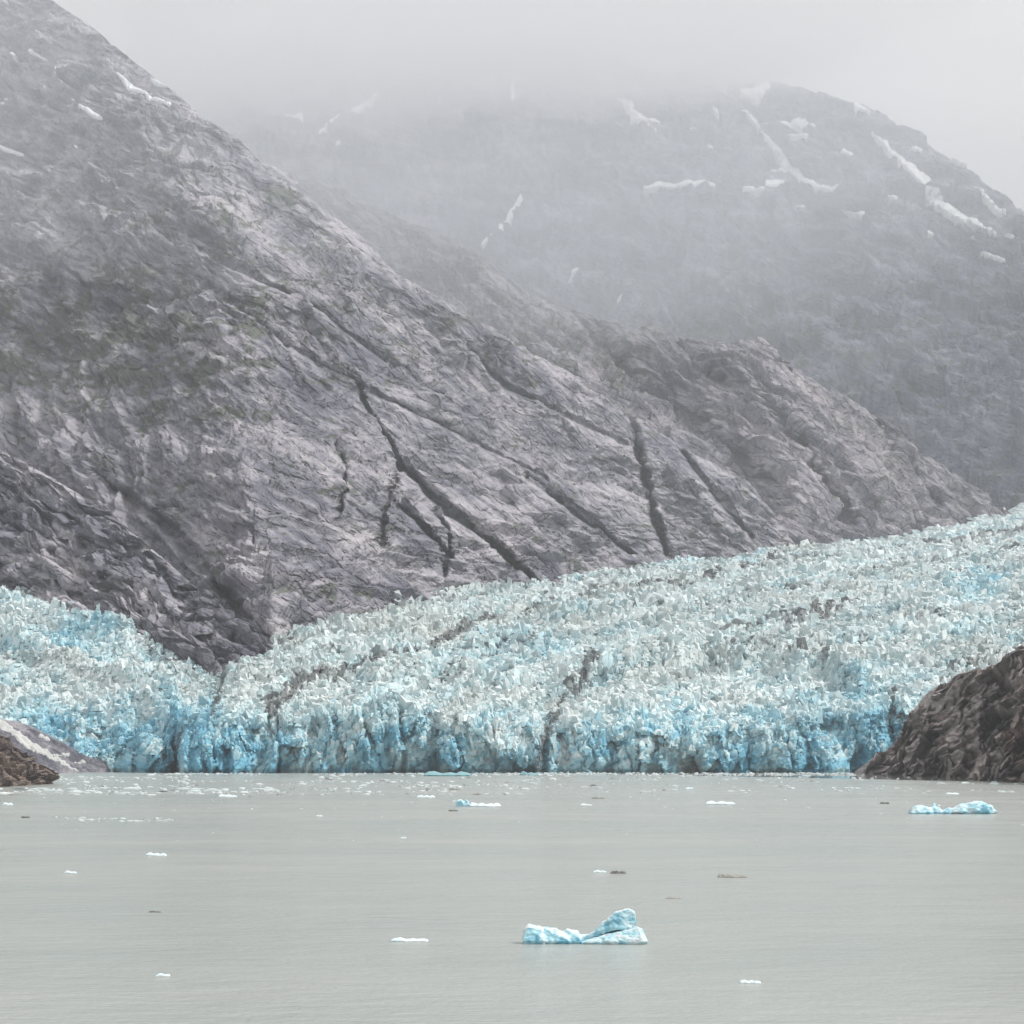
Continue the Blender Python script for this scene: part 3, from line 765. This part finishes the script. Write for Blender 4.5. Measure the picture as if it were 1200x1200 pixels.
K = 4
def block_verts(c, sz, ht, rg):
    n = len(c)
    ang = (np.arange(K)[None, :] + rg.random((n, K)) * 0.7) * 2 * math.pi / K + rg.random((n, 1)) * 6.28
    el = 0.8 + 0.9 * rg.random((n, 1))
    th = rg.normal(0, 0.4, (n, 1))
    rings = []
    tilt = rg.normal(0, 0.22, (n, 2))
    for lv, (rad, zz) in enumerate(((1.0, -0.55), (0.95, 0.35), (0.62, 0.85))):
        r = rad * sz[:, None] * 0.5 * (0.7 + 0.6 * rg.random((n, K)))
        x0, y0 = np.cos(ang) * r * el, np.sin(ang) * r / el
        x = x0 * np.cos(th) - y0 * np.sin(th); y = x0 * np.sin(th) + y0 * np.cos(th)
        z = ht[:, None] * (zz + (0.22 if lv else 0.0) * rg.normal(0, 1, (n, K)))
        x = x + tilt[:, :1] * ht[:, None] * zz; y = y + tilt[:, 1:] * ht[:, None] * zz
        rings.append(np.stack([x, y, z], -1))
    top = np.stack([tilt[:, 0] * ht + rg.normal(0, .15, n) * sz, tilt[:, 1] * ht, ht * (0.95 + 0.25 * rg.random(n))], -1)[:, None]
    V = np.concatenate(rings + [top], 1)          # n, 3K+1, 3
    return V

def block_faces():
    f = []
    for lv in range(2):
        for k in range(K):
            a = lv * K + k; b = lv * K + (k + 1) % K
            f += [(a, b, b + K), (a, b + K, a + K)]
    for k in range(K): f.append((2 * K + k, 2 * K + (k + 1) % K, 3 * K))
    return np.array(f)
BF = block_faces()

def slab_verts(c, sz, ht, rg):
    """a leaning block: four-sided foot, four-sided broken top"""
    n = len(c)
    ang = (np.arange(4)[None, :] + rg.random((n, 4)) * 0.8) * math.pi / 2 + rg.random((n, 1)) * 6.28
    el = 0.75 + 1.1 * rg.random((n, 1)); tilt = rg.normal(0, 0.3, (n, 2)); rings = []
    for lv, (rad, zz) in enumerate(((1.0, -0.5), (0.8, 0.8))):
        r = rad * sz[:, None] * 0.5 * (0.6 + 0.8 * rg.random((n, 4)))
        x = np.cos(ang) * r * el + tilt[:, :1] * ht[:, None] * zz; y = np.sin(ang) * r / el + tilt[:, 1:] * ht[:, None] * zz
        z = ht[:, None] * (zz + (0.3 if lv else 0.0) * rg.normal(0, 1, (n, 4)))
        rings.append(np.stack([x, y, z], -1))
    return np.concatenate(rings, 1)
SF = np.array([q for k in range(4) for q in ((k, (k + 1) % 4, (k + 1) % 4 + 4), (k, (k + 1) % 4 + 4, k + 4))] + [(4, 5, 6), (4, 6, 7)])

def build_slabs(G, parent, density, size, seed, smin=0.9):
    c, px, py, sz, ht, rg = seracs(G, parent, density, size, seed, smin)
    V = slab_verts(c, sz, ht, rg); n = len(c)
    hh = np.array([0.0] * 4 + [0.85] * 4); o1 = np.ones((n, 8))
    col = ice_tint(px[:, None] * o1, py[:, None] * o1, c[:, :1] * o1, c[:, 2:3] * o1, hh[None] * o1, rg.random((n, 1)) * o1, G.left)
    fc = (SF[None] + (np.arange(n) * 8)[:, None, None]).reshape(-1, 3)
    tag(raw_mesh('broken_ice', V + c[:, None], fc, M_ICE, col, parent, False), kind='stuff')

def build_seracs(G, parent, density, size, seed, n_single=0, smin=0.93, smax=9, tall=1.0):
    c, px, py, sz, ht, rg = seracs(G, parent, density, size, seed, smin, smax)
    ht = ht * tall
    V = block_verts(c, sz, ht, rg)
    n = len(c)
    rnd = rg.random(n)
    hh = np.array([0.0] * K + [0.45] * K + [0.95] * K + [1.1])
    col = ice_tint(px[:, None] + 0 * hh[None], py[:, None] + 0 * hh[None], c[:, 0:1] + 0 * hh[None], c[:, 2:3] + 0 * hh[None], hh[None] + 0 * px[:, None], rnd[:, None] + 0 * hh[None], G.left)
    vis = (px > 0) & (px < 1200)
    order = np.argsort(-(ht / c[:, 1]) * vis)
    singles = order[:n_single]
    rest = np.setdiff1d(np.arange(n), singles)
    Vr = V[rest] + c[rest][:, None]
    fc = (BF[None] + (np.arange(len(rest)) * (3 * K + 1))[:, None, None]).reshape(-1, 3)
    o = raw_mesh('seracs', Vr, fc, M_ICE, col[rest], parent, False)
    tag(o, kind='stuff')
    for q in singles:
        raw_mesh('serac', V[q], BF, M_ICE, col[q], parent, False, tuple(c[q]))
    return n

# right, main glacier
GR = glacier('glacier', 196, 1290, 900, GR_W, GR_T, GR_C, GR_Y, 1000, ncliff=96, nslope=150)
# left glacier arm
GL = glacier('glacier_arm', -150, 272, 330, GL_W, GL_T, GL_C, GL_Y, 1100, ncliff=70, nslope=140, lean=40, left=True)
build_seracs(GR, GR.o, 1 / 560.0, 9.6, 50, 200, 0.9)
build_slabs(GR, GR.o, 1 / 118.0, 9.2, 52)
build_slabs(GL, GL.o, 1 / 60.0, 7.0, 62, 0.5)
build_seracs(GL, GL.o, 1 / 240.0, 8.6, 60, 90, 0.5)
build_seracs(GR, GR.o, 1 / 120.0, 6.2, 51, 0, 0.3, 1.1, 1.25)

# ------------------------------------------------------------------ sea
def water_mat():
    m, n, l, b = new_mat('silty_water_mat')
    co = n.new('ShaderNodeTexCoord')
    def noise(scale, sx_, sy_, detail=4, rough=0.55):
        mp = n.new('ShaderNodeMapping'); mp.inputs['Scale'].default_value = (sx_, sy_, 1)
        l.new(co.outputs['Object'], mp.inputs[0])
        t = n.new('ShaderNodeTexNoise'); t.inputs['Scale'].default_value = scale
        t.inputs['Detail'].default_value = detail; t.inputs['Roughness'].default_value = rough
        l.new(mp.outputs[0], t.inputs['Vector'])
        return t.outputs['Fac']
    big = noise(0.006, 0.35, 1.0, 3)
    streak = noise(0.02, 0.9, 1.0, 3)
    cr = n.new('ShaderNodeValToRGB')
    cr.color_ramp.elements[0].position = 0.35; cr.color_ramp.elements[0].color = (0.335, 0.367, 0.348, 1)
    cr.color_ramp.elements[1].position = 0.65; cr.color_ramp.elements[1].color = (0.385, 0.40, 0.38, 1)
    l.new(big, cr.inputs[0])
    l.new(cr.outputs[0], b.inputs['Base Color'])
    mr = n.new('ShaderNodeMapRange'); mr.inputs['From Min'].default_value = 0.3; mr.inputs['From Max'].default_value = 0.7
    mr.inputs['To Min'].default_value = 0.17; mr.inputs['To Max'].default_value = 0.25
    l.new(streak, mr.inputs['Value']); l.new(mr.outputs[0], b.inputs['Roughness'])
    b.inputs['IOR'].default_value = 1.33
    prev = None
    # sheltered slick under the ice front and the headland: flat water that mirrors them
    sp = n.new('ShaderNodeSeparateXYZ'); l.new(co.outputs['Object'], sp.inputs[0])
    def math_(op, a, b_):
        q = n.new('ShaderNodeMath'); q.operation = op
        for i, v_ in enumerate((a, b_)):
            if isinstance(v_, (int, float)): q.inputs[i].default_value = v_
            else: l.new(v_, q.inputs[i])
        return q.outputs[0]
    e = math_('ADD', math_('MULTIPLY', sp.outputs['X'], 1.82), sp.outputs['Y'])
    e = math_('ADD', math_('SUBTRACT', e, 2432 + 130 * 1.82), math_('MULTIPLY', math_('SUBTRACT', noise(0.01, 0.5, 1, 3), 0.5), 160))
    slick = n.new('ShaderNodeMapRange'); slick.interpolation_type = 'SMOOTHSTEP'
    slick.inputs['From Min'].default_value = -15; slick.inputs['From Max'].default_value = 25
    l.new(e, slick.inputs['Value'])
    rough = math_('MULTIPLY', mr.outputs[0], math_('SUBTRACT', 1.0, math_('MULTIPLY', slick.outputs[0], 0.85)))
    l.new(rough, b.inputs['Roughness'])
    rip = math_('SUBTRACT', 1.0, math_('MULTIPLY', slick.outputs[0], 0.985))
    for fac, h in ((noise(0.05, 0.8, 1.0, 3), 0.9), (noise(0.22, 0.6, 1.0, 4), 0.7), (noise(1.1, 0.7, 1.0, 5), 0.35)):
        bp = n.new('ShaderNodeBump'); bp.inputs['Distance'].default_value = h
        l.new(rip, bp.inputs['Strength'])
        l.new(fac, bp.inputs['Height'])
        if prev: l.new(prev, bp.inputs['Normal'])
        prev = bp.outputs[0]
    l.new(prev, b.inputs['Normal'])
    return m
xs = np.linspace(-7000, 7000, 8); ys = np.linspace(-1500, 12500, 8)
gx, gy = np.meshgrid(xs, ys)
tag(raw_mesh('sea', np.stack([gx, gy, 0 * gx], -1), grid_faces(8, 8), water_mat()), kind='structure')

# ------------------------------------------------------------------ floating ice
def at_sea(px, py):
    Y = F * CH / (py - HY)
    return (px - 600) / F * Y, Y, Y / F      # x, y, metres per reference pixel

def remeshed(name, hulls, voxel, amp, seed, tintf, loc, mat=M_BERG, parent=None, smooth_=True):
    """one continuous body grown from overlapping hulls of points (metres, local)"""
    bm = bmesh.new()
    for pts in hulls:
        vs = [bm.verts.new(p) for p in pts]
        bmesh.ops.convex_hull(bm, input=vs, use_existing_faces=False)
    me = bpy.data.meshes.new('tmp'); bm.to_mesh(me); bm.free()
    ob = bpy.data.objects.new('tmp', me); C.objects.link(ob)
    md = ob.modifiers.new('r', 'REMESH'); md.mode = 'VOXEL'; md.voxel_size = voxel
    ms = ob.modifiers.new('s', 'SMOOTH'); ms.iterations = 2; ms.factor = 0.5
    dg = bpy.context.evaluated_depsgraph_get()
    ev = ob.evaluated_get(dg).to_mesh()
    co = np.empty(len(ev.vertices) * 3, np.float32); ev.vertices.foreach_get('co', co); co = co.reshape(-1, 3).astype(float)
    no = np.empty(len(ev.vertices) * 3, np.float32); ev.vertices.foreach_get('normal', no); no = no.reshape(-1, 3)
    quads = np.array([list(p.vertices) for p in ev.polygons if len(p.vertices) == 4])
    bpy.data.objects.remove(ob)
    s = voxel * 14
    d = amp * (1.6 * billow(co[:, 0] / s, (co[:, 2] * 1.5 + co[:, 1] * .6) / s, 3, seed) - 0.8 + 0.5 * fbm(co[:, 0] / s * 2 + co[:, 1] / s, co[:, 2] / s * 3, 3, seed + 3))
    co = co + no * d[:, None]
    col = tintf(co, no)
    o = raw_mesh(name, co, quads, mat, col, parent, smooth_, loc)
    return o

def berg_tint(blue, seed, white_up=0.5):
    def f(co, no):
        n = fbm(co[:, 0] / 1.6 + co[:, 2] * .1, co[:, 2] / 1.6 + co[:, 1] / 3, 4, seed)
        up = np.clip(no[:, 2], 0, 1)
        m = blue + 0.9 * n - white_up * smooth(0.35, 0.9, up)
        return mixc(mixc((0.72, 0.82, 0.85), (0.40, 0.67, 0.76), 0.15 + m * 1.8), (0.10, 0.36, 0.50), (m - 0.4) * 1.7)
    return f

def box_pts(x0, x1, y0, y1, z0, top, r, rg):
    """hull points: a footprint with an uneven top given as [(x, z)]"""
    p = []
    for x in (x0, x1):
        for y in (y0, y1):
            q = (x + rg.uniform(-r, r), y + rg.uniform(-r, r))
            cut = 0.10 * min(x1 - x0, y1 - y0)
            zt = 0.18 * max(z for _, z in top)
            p += [(*q, zt), (q[0] + (cut if x == x0 else -cut), q[1] + (cut if y == y0 else -cut) * 2, z0)]
    for x, z in top:
        p += [(x, y0 + (y1 - y0) * rg.uniform(.15, .3), z * rg.uniform(.9, 1)), (x + rg.uniform(-r, r), y0 + (y1 - y0) * rg.uniform(.65, .85), z)]
    return p

# main berg: a banded low block on the left, a white wedge on the right under a tilted blue slab
x, y, m = at_sea(685, 1107); rg = random.Random(4)
def u(a): return (a - 685) * m
def z_(a): return (1107 - a) * m
berg = bpy.data.objects.new('iceberg', None); C.objects.link(berg); berg.location = (x, y + 3, 0)
tag(berg, 'largest foreground iceberg, pale blue, a tilted slab leaning over its white right end', 'iceberg')
def band_tint(co, no):
    f = berg_tint(0.64, 71, 0.7)(co, no)
    b = np.exp(-((co[:, 0] - u(638) + 0.12 * co[:, 2]) / (1.4 * m)) ** 2)
    return mixc(f, (0.78, 0.80, 0.80), b * 0.9)
remeshed('low_block', [box_pts(u(613), u(640), -2.4, 2.0, -1.0, [(u(614), z_(1090)), (u(620), z_(1085)), (u(640), z_(1088))], .15, rg),
                       box_pts(u(636), u(668), -2.2, 2.0, -1.0, [(u(640), z_(1088)), (u(652), z_(1089)), (u(664), z_(1096))], .15, rg),
                       box_pts(u(655), u(682), -1.5, 1.6, -1.0, [(u(658), z_(1096)), (u(664), z_(1089)), (u(678), z_(1093))], .1, rg),
                       box_pts(u(668), u(700), -1.2, 1.2, -1.0, [(u(672), z_(1099)), (u(690), z_(1096))], .1, rg)],
         0.13, 0.16, 81, band_tint, (0, 0, 0), parent=berg)
remeshed('white_wedge', [box_pts(u(680), u(720), -2.6, 1.8, -1.0, [(u(684), z_(1103)), (u(700), z_(1098)), (u(716), z_(1094))], .15, rg),
                         box_pts(u(708), u(757), -2.8, 2.2, -1.0, [(u(712), z_(1094)), (u(730), z_(1091)), (u(748), z_(1087)), (u(755), z_(1096))], .2, rg),
                         box_pts(u(735), u(760), -2.2, 1.6, -1.0, [(u(742), z_(1088)), (u(753), z_(1089)), (u(757), z_(1100))], .1, rg)],
         0.13, 0.18, 82, berg_tint(0.3, 72, 0.2), (0, 0, 0), parent=berg)
slab = [[(u(682), a, z_(1101)) for a in (-1.0, 1.2)] + [(u(700), a, z_(1091)) for a in (-1.6, 1.5)] + [(u(704), a, z_(1098)) for a in (-1.4, 1.5)],
        [(u(698), a, z_(1092)) for a in (-1.6, 1.5)] + [(u(706), a, z_(1082)) for a in (-1.2, 1.2)] + [(u(700), a, z_(1097)) for a in (-1.5, 1.5)] + [(u(728), a, z_(1090)) for a in (-1.9, 1.6)] + [(u(726), a, z_(1072)) for a in (-1.0, 1.1)],
        [(u(712), a, z_(1078)) for a in (-1.4, 1.2)] + [(u(722), a, z_(1070)) for a in (-1.2, 1.2)] + [(u(738), a, z_(1066)) for a in (-1.1, 1.2)] + [(u(745), a, z_(1070)) for a in (-1.3, 1.3)] +
        [(u(747), a, z_(1084)) for a in (-1.5, 1.3)] + [(u(738), a, z_(1090)) for a in (-1.9, 1.6)] + [(u(716), a, z_(1091)) for a in (-1.9, 1.6)]]
remeshed('tilted_slab', slab, 0.12, 0.16, 83, berg_tint(0.48, 73, 0.55), (0, 0.2, 0), parent=berg)

# right berg, long with a hump
x, y, m = at_sea(1118, 954)
u = lambda a: (a - 1118) * m
z_ = lambda a: (954 - a) * m
rb = remeshed('iceberg', [box_pts(u(1067), u(1095), -5, 4, -2, [(u(1070), z_(948)), (u(1083), z_(943)), (u(1092), z_(947))], .3, rg),
                          box_pts(u(1088), u(1108), -3, 3, -2, [(u(1092), z_(949)), (u(1097), z_(941)), (u(1104), z_(949))], .2, rg),
                          box_pts(u(1102), u(1128), -4, 3, -2, [(u(1106), z_(950)), (u(1114), z_(946)), (u(1124), z_(947))], .3, rg),
                          box_pts(u(1116), u(1160), -6, 5, -2, [(u(1122), z_(946)), (u(1138), z_(940)), (u(1150), z_(938)), (u(1158), z_(942))], .3, rg),
                          box_pts(u(1145), u(1171), -5, 4, -2, [(u(1150), z_(939)), (u(1160), z_(943)), (u(1168), z_(950))], .3, rg)],
              0.42, 0.75, 91, lambda co, no: berg_tint(0.52, 92, 0.4)(co * 0.4, no), (x, y + 5, 0))
tag(rb, 'long pale blue iceberg with a rounded hump at its right end, near the right edge', 'iceberg')

# small pieces one can point to
def floe(px0, px1, py, hpx, label, cat='ice floe', kind='white', seed=0, spikes=3, group=None, name='ice_floe'):
    xc = (px0 + px1) / 2
    x, y, m = at_sea(xc, py); w = (px1 - px0) * m; h = hpx * m
    r = random.Random(seed * 7 + 1)
    hulls = []
    for k in range(spikes):
        a = -w / 2 + w * k / spikes; b = a + w / spikes * 1.25
        b = min(b, w / 2); hh = h * r.uniform(0.55, 1.0) if k else h
        hulls.append(box_pts(a, b, -w * r.uniform(.15, .3), w * r.uniform(.15, .3), -0.3 * h - 0.15, [(a + (b - a) * .2, hh * .8), (a + (b - a) * r.uniform(.35, .7), hh), (b - (b - a) * .1, hh * .6)], w * .02, r))
    hulls.append(box_pts(-w * .48, w * .48, -w * .14, w * .14, -0.3 * h - 0.15, [(-w * .4, h * .3), (w * .4, h * .3)], w * .01, r))
    tf = {'white': berg_tint(-0.1, seed), 'blue': berg_tint(0.55, seed), 'teal': lambda co, no: np.tile((0.22, 0.42, 0.46), (len(co), 1)) * (1 + 0.2 * fbm(co[:, 0], co[:, 2], 3, 3))[:, None],
          'dark': lambda co, no: mixc((0.09, 0.09, 0.09), (0.22, 0.21, 0.2), 0.4 + fbm(co[:, 0] * 2, co[:, 2] * 2, 3, seed)),
          'brown': lambda co, no: mixc((0.20, 0.19, 0.17), (0.45, 0.45, 0.42), 0.4 + fbm(co[:, 0] * 2, co[:, 2] * 3, 3, seed))}[kind]
    o = remeshed(name, hulls, max(w / 45, h / 9), h * 0.10, seed, tf, (x, y, 0))
    return tag(o, label, cat, group)

floe(534, 551, 945, 9, 'small iceberg with a pale blue horn and a low white tail, left of centre', 'iceberg', 'blue', 11, 2, name='iceberg')
floe(549, 587, 945, 5, 'low white ice tail just right of the small horned iceberg', 'ice floe', 'white', 12, 4)
floe(826, 862, 942.5, 4, 'flat white ice floe right of centre, left of the humped iceberg', 'ice floe', 'white', 13, 3)
floe(171, 195, 1003, 4.5, 'small white ice floe with a pointed middle on the left side of the open water', 'ice floe', 'white', 14, 3)
floe(75, 90, 1023.5, 3.5, 'small rounded white ice piece nearest the left edge of the open water', 'ice floe', 'white', 15, 2)
floe(695, 711, 1022.5, 3, 'small dull white ice piece just left of a dark one', 'ice floe', 'white', 16, 2)
floe(715, 734, 1023.5, 3.5, 'dark dirt-covered ice piece just right of a small white one', 'ice floe', 'dark', 17, 2)
floe(841, 875, 1028, 5, 'grey brown dirty ice floe with upturned ends, above and right of the largest iceberg', 'ice floe', 'brown', 18, 4)
floe(174, 189, 1069, 2, 'thin dark ice sliver barely above the water on the left', 'ice floe', 'dark', 19, 2)
floe(458, 502, 1103, 4.5, 'long flat white ice floe left of the largest iceberg', 'ice floe', 'white', 20, 3)
floe(183, 199, 1144, 3.5, 'small white ice piece low on the left, nearest the viewer on that side', 'ice floe', 'white', 21, 2)
floe(866, 892, 1152, 4, 'small white ice floe at the bottom right, nearest the viewer', 'ice floe', 'white', 22, 3)
floe(1031, 1042, 942, 2.5, 'tiny dark ice piece left of the long humped iceberg', 'ice floe', 'dark', 23, 2)
floe(497, 551, 909.5, 6, 'low teal iceberg lying against the foot of the ice front', 'iceberg', 'teal', 24, 3, name='iceberg')
floe(609, 633, 908.5, 5, 'small teal ice hummock at the foot of the dark debris streak in the ice front', 'iceberg', 'teal', 25, 3, name='iceberg')
floe(256, 278, 934, 3.6, 'pale arched ice floe in front of the blue cliff on the left', 'ice floe', 'white', 26, 3)
floe(488, 510, 935, 3.5, 'small white ice floe up and left of the horned iceberg', 'ice floe', 'white', 27, 3)
floe(3, 15, 943.5, 3.5, 'small white ice piece at the left edge below the brash belt', 'ice floe', 'white', 28, 2)
floe(25, 35, 958.5, 2.5, 'small dark ice piece near the left edge', 'ice floe', 'dark', 29, 2)
floe(525, 537, 950.5, 2, 'tiny dark ice sliver just below the horned iceberg', 'ice floe', 'dark', 30, 2)
floe(526, 540, 925.5, 2.5, 'small grey dirty ice piece between the ice front and the horned iceberg', 'ice floe', 'brown', 31, 2)
floe(693, 709, 936, 2.5, 'small brown ice sliver between the horned iceberg and the flat white floe', 'ice floe', 'brown', 32, 2)
floe(680, 694, 944, 2.5, 'faint white ice sliver right of the horned iceberg', 'ice floe', 'white', 33, 2)
floe(1108, 1124, 931, 2.5, 'thin white floe in the gap between the headland and the humped iceberg', 'ice floe', 'white', 34, 2)
floe(803, 813, 925.5, 3.5, 'small bright white lump at the edge of the dark calm strip', 'ice floe', 'white', 35, 2)
floe(370, 378, 957, 2, 'tiny white piece left of centre on smooth water', 'ice floe', 'white', 36, 2)
floe(469, 476, 982.5, 2, 'tiny isolated white speck of ice in mid water', 'ice floe', 'white', 37, 2)
floe(780, 800, 1053, 2, 'faint low ice sliver above the largest iceberg to the right', 'ice floe', 'brown', 38, 2)

# brash: low chips, the larger ones singly, the rest as one
def chip_mesh(rg, w, h):
    k = 6
    ang = np.sort(rg.random(k)) * 2 * math.pi
    r = w / 2 * (0.65 + 0.35 * rg.random(k))
    dp = 0.35 + 0.4 * rg.random()
    bot = np.stack([np.cos(ang) * r, np.sin(ang) * r * dp, np.full(k, -0.2)], -1)
    mid = np.stack([np.cos(ang) * r * .95, np.sin(ang) * r * dp * .95, h * (0.3 + 0.4 * rg.random(k))], -1)
    top = np.stack([np.cos(ang) * r * .5, np.sin(ang) * r * dp * .5, h * (0.6 + 0.5 * rg.random(k))], -1)
    V = np.concatenate([bot, mid, top, [[0, 0, h]]])
    f = []
    for lv in range(2):
        for q in range(k):
            a = lv * k + q; b = lv * k + (q + 1) % k
            f += [(a, b, b + k), (a, b + k, a + k)]
    for q in range(k): f.append((2 * k + q, 2 * k + (q + 1) % k, 3 * k))
    return V, np.array(f)

rg2 = np.random.default_rng(7)
cands = []
def scatter(n, x0, x1, y0, y1, wmin, wmax, ypow=1.0, clump=True):
    got = 0
    while got < n:
        px = x0 + (x1 - x0) * rg2.random(); py = y0 + (y1 - y0) * rg2.random() ** ypow
        if clump and pn(np.array([px / 60.0]), np.array([py / 5.0]), 31)[0] < rg2.random() * 0.5 - 0.22: continue
        if px < 62 and py < 924: continue
        if px > 1000 and py < 907.5 + (px - 1000) * 0.055: continue
        cands.append((px, py, wmin + (wmax - wmin) * rg2.random() ** 3)); got += 1
scatter(640, -60, 1260, 907, 930, 1.5, 13, 1.3)
scatter(340, 60, 640, 907, 932, 1.5, 16, 0.9)
scatter(160, -60, 320, 924, 932, 2, 30, 1.0, False)
scatter(60, 0, 1200, 928, 950, 1.5, 9, 1.8)
scatter(60, 60, 200, 958, 963, 1.5, 16, 1.0)
scatter(40, 0, 1200, 940, 990, 1, 4, 1.5)
scatter(800, 555, 1110, 906.2, 908.6, 1.5, 8, 1.0, False)
scatter(250, 205, 555, 906.2, 907.6, 1, 5, 1.0)
cands.sort(key=lambda c: -c[2])
restV, restF, restC, off = [], [], [], 0
for i, (px, py, w) in enumerate(cands):
    x, y, m = at_sea(px, py)
    h = m * min(1.6, 0.5 + w * 0.12) * (0.6 + 0.8 * rg2.random())
    V, Fc = chip_mesh(rg2, w * m, h)
    dirty = rg2.random() < 0.07
    bl = rg2.random()
    c = (0.25, 0.24, 0.23) if dirty else tuple(np.array((0.60, 0.65, 0.655)) * (1 - bl * 0.3) + np.array((0.45, 0.62, 0.68)) * bl * 0.3)
    if i < 290:
        o = raw_mesh('ice_floe', V, Fc, M_BERG, np.tile(c, (len(V), 1)), None, False, (x, y, 0))
        where = ('at the foot of the ice front' if py < 909 else 'in the brash belt off the left shore' if px < 330 else
                 'near the right headland' if px > 900 else 'on open water before the glacier')
        hue = 'dirty grey' if dirty else 'pale bluish' if bl > 0.6 else 'white'
        shape = 'long thin' if w > 7 else 'small low'
        tag(o, '%s %s brash chip %s' % (shape, hue, where), 'ice floe', '%s %s brash chips %s' % (shape, hue, where))
    else:
        restV.append(V + (x, y, 0)); restF.append(Fc + off); restC.append(np.tile(c, (len(V), 1))); off += len(V)
tag(raw_mesh('brash_ice', np.concatenate(restV), np.concatenate(restF), M_BERG, np.concatenate(restC), None, False), kind='stuff')

# ------------------------------------------------------------------ air
def vol_mat(name, density, color, g=0.0):
    m = bpy.data.materials.new(name); m.use_nodes = True
    n, l = m.node_tree.nodes, m.node_tree.links
    n.clear()
    v = n.new('ShaderNodeVolumePrincipled')
    v.inputs['Density'].default_value = density
    v.inputs['Color'].default_value = (*color, 1)
    v.inputs['Anisotropy'].default_value = g
    o = n.new('ShaderNodeOutputMaterial'); l.new(v.outputs[0], o.inputs['Volume'])
    return m

def closed_layer(name, x0, x1, y0, y1, bottom, top, mat, n=60):
    gx, gy = np.meshgrid(np.linspace(x0, x1, n), np.linspace(y0, y1, n))
    zb = bottom(gx, gy); zt = top(gx, gy)
    zt = np.maximum(zt, zb + 5)
    lo = np.stack([gx, gy, zb], -1).reshape(-1, 3); hi = np.stack([gx, gy, zt], -1).reshape(-1, 3)
    f = grid_faces(n, n); k = n * n
    fs = [f[:, ::-1], f + k]
    edge = [i for i in range(n)] + [i * n + n - 1 for i in range(1, n)] + [n * n - 1 - i for i in range(1, n)] + [i * n for i in range(n - 2, 0, -1)]
    e = np.array(edge); e2 = np.roll(e, -1)
    fs.append(np.stack([e, e2, e2 + k, e + k], -1))
    return raw_mesh(name, np.concatenate([lo, hi]), np.concatenate(fs), mat)

TOP = 2900.0
tag(closed_layer('haze', -6800, 6800, -1300, 12300, lambda x, y: 0 * x - 4, lambda x, y: 0 * x + TOP,
                 vol_mat('haze_mat', 2.6e-5, (0.875, 0.905, 0.955)), 3), kind='stuff')

CLOUDY = (0.92, 0.917, 0.92)
def bank(name, x0, x1, y0, y1, low, high, dens, taper=(0.25, 0.25, 0.2, 0.2), n=54, col_=(0.865, 0.895, 0.95)):
    """a lens of mist: uneven underside, thinning to nothing along its rim"""
    def rim(x, y):
        u, v = (x - x0) / (x1 - x0), (y - y0) / (y1 - y0)
        return smooth(0, taper[0], u) * smooth(0, taper[1], 1 - u) * smooth(0, taper[2], v) * smooth(0, taper[3], 1 - v)
    def bot(x, y): return high(x, y) + (low(x, y) - high(x, y)) * rim(x, y)
    tag(closed_layer(name, x0, x1, y0, y1, bot, high, vol_mat(name + '_mat', dens, col_), n), kind='stuff')
# thin mist over the whole valley, a denser bank against the middle slopes, cloud on the far mountain, the deck on its summit
bank('mist', -6000, 6000, 2300, 11500, lambda x, y: 330 + 90 * fbm(x / 800, y / 800, 3, 60), lambda x, y: 2350 + 0 * x, 0.34e-4, (.1, .1, .12, .1))
bank('mist', -4200, 2300, 2700, 6800, lambda x, y: 720 + 120 * fbm(x / 600, y / 600, 4, 61), lambda x, y: 1480 + 100 * fbm(x / 600, y / 600, 3, 81), 1.9e-4, (.2, .42, .2, .2))
bank('mist', -3200, 2400, 6100, 7900, lambda x, y: 560 + 140 * fbm(x / 500, y / 500, 4, 65), lambda x, y: 1500 + 120 * fbm(x / 500, y / 500, 3, 85), 1.5e-4, (.25, .5, .2, .3))
bank('cloud', -5200, 5200, 4200, 11200, lambda x, y: 1560 + 240 * fbm(x / 1000, y / 1000, 4, 62), lambda x, y: 2350 + 60 * fbm(x / 700, y / 700, 3, 82), 0.9e-4, col_=CLOUDY)
bank('cloud', -5100, 5100, 5200, 11000, lambda x, y: 2330 + 190 * fbm(x / 900, y / 900, 4, 64) + 90 * smooth(600, 1500, x), lambda x, y: 2780 + 50 * fbm(x / 700, y / 700, 3, 84), 1.6e-3, (.15, .15, .15, .15), col_=CLOUDY)
nt = sum(sum(len(p.vertices) - 2 for p in o.data.polygons) if len(o.data.polygons) < 100 else len(o.data.polygons) * (len(o.data.polygons[0].vertices) - 2) for o in C.objects if o.type == 'MESH')
print('triangles', nt)
if 0:
    for o in sorted(C.objects, key=lambda o: -(len(o.data.polygons) if o.type == 'MESH' else 0))[:20]: print(o.name, len(o.data.polygons))

for nm, lb in (('mountain', 'bare grey mauve mountain slope on the left, scored by dark diagonal gullies'),
               ('rock_spur', 'dark ledged rock spur dropping to the notch above the left ice'),
               ('mountain_ridge', 'rounded rock shoulder behind the main slope, right of centre'),
               ('far_mountain', 'snow streaked mountain on the right with its summit in cloud'),
               ('rock_headland', 'streaked brown rock headland at the right end of the ice front'),
               ('rock_point', 'low brown rock point at the left edge of the water'),
               ('rock_bank', 'grey rock bank with a dirty snow tongue below the left ice'),
               ('glacier', 'main glacier of broken pale ice ending in a blue front'),
               ('glacier_arm', 'left arm of the glacier, a steep lobe of broken ice'),
               ('sea', 'smooth silty grey green fjord water')):
    bpy.data.objects[nm]['label'] = lb
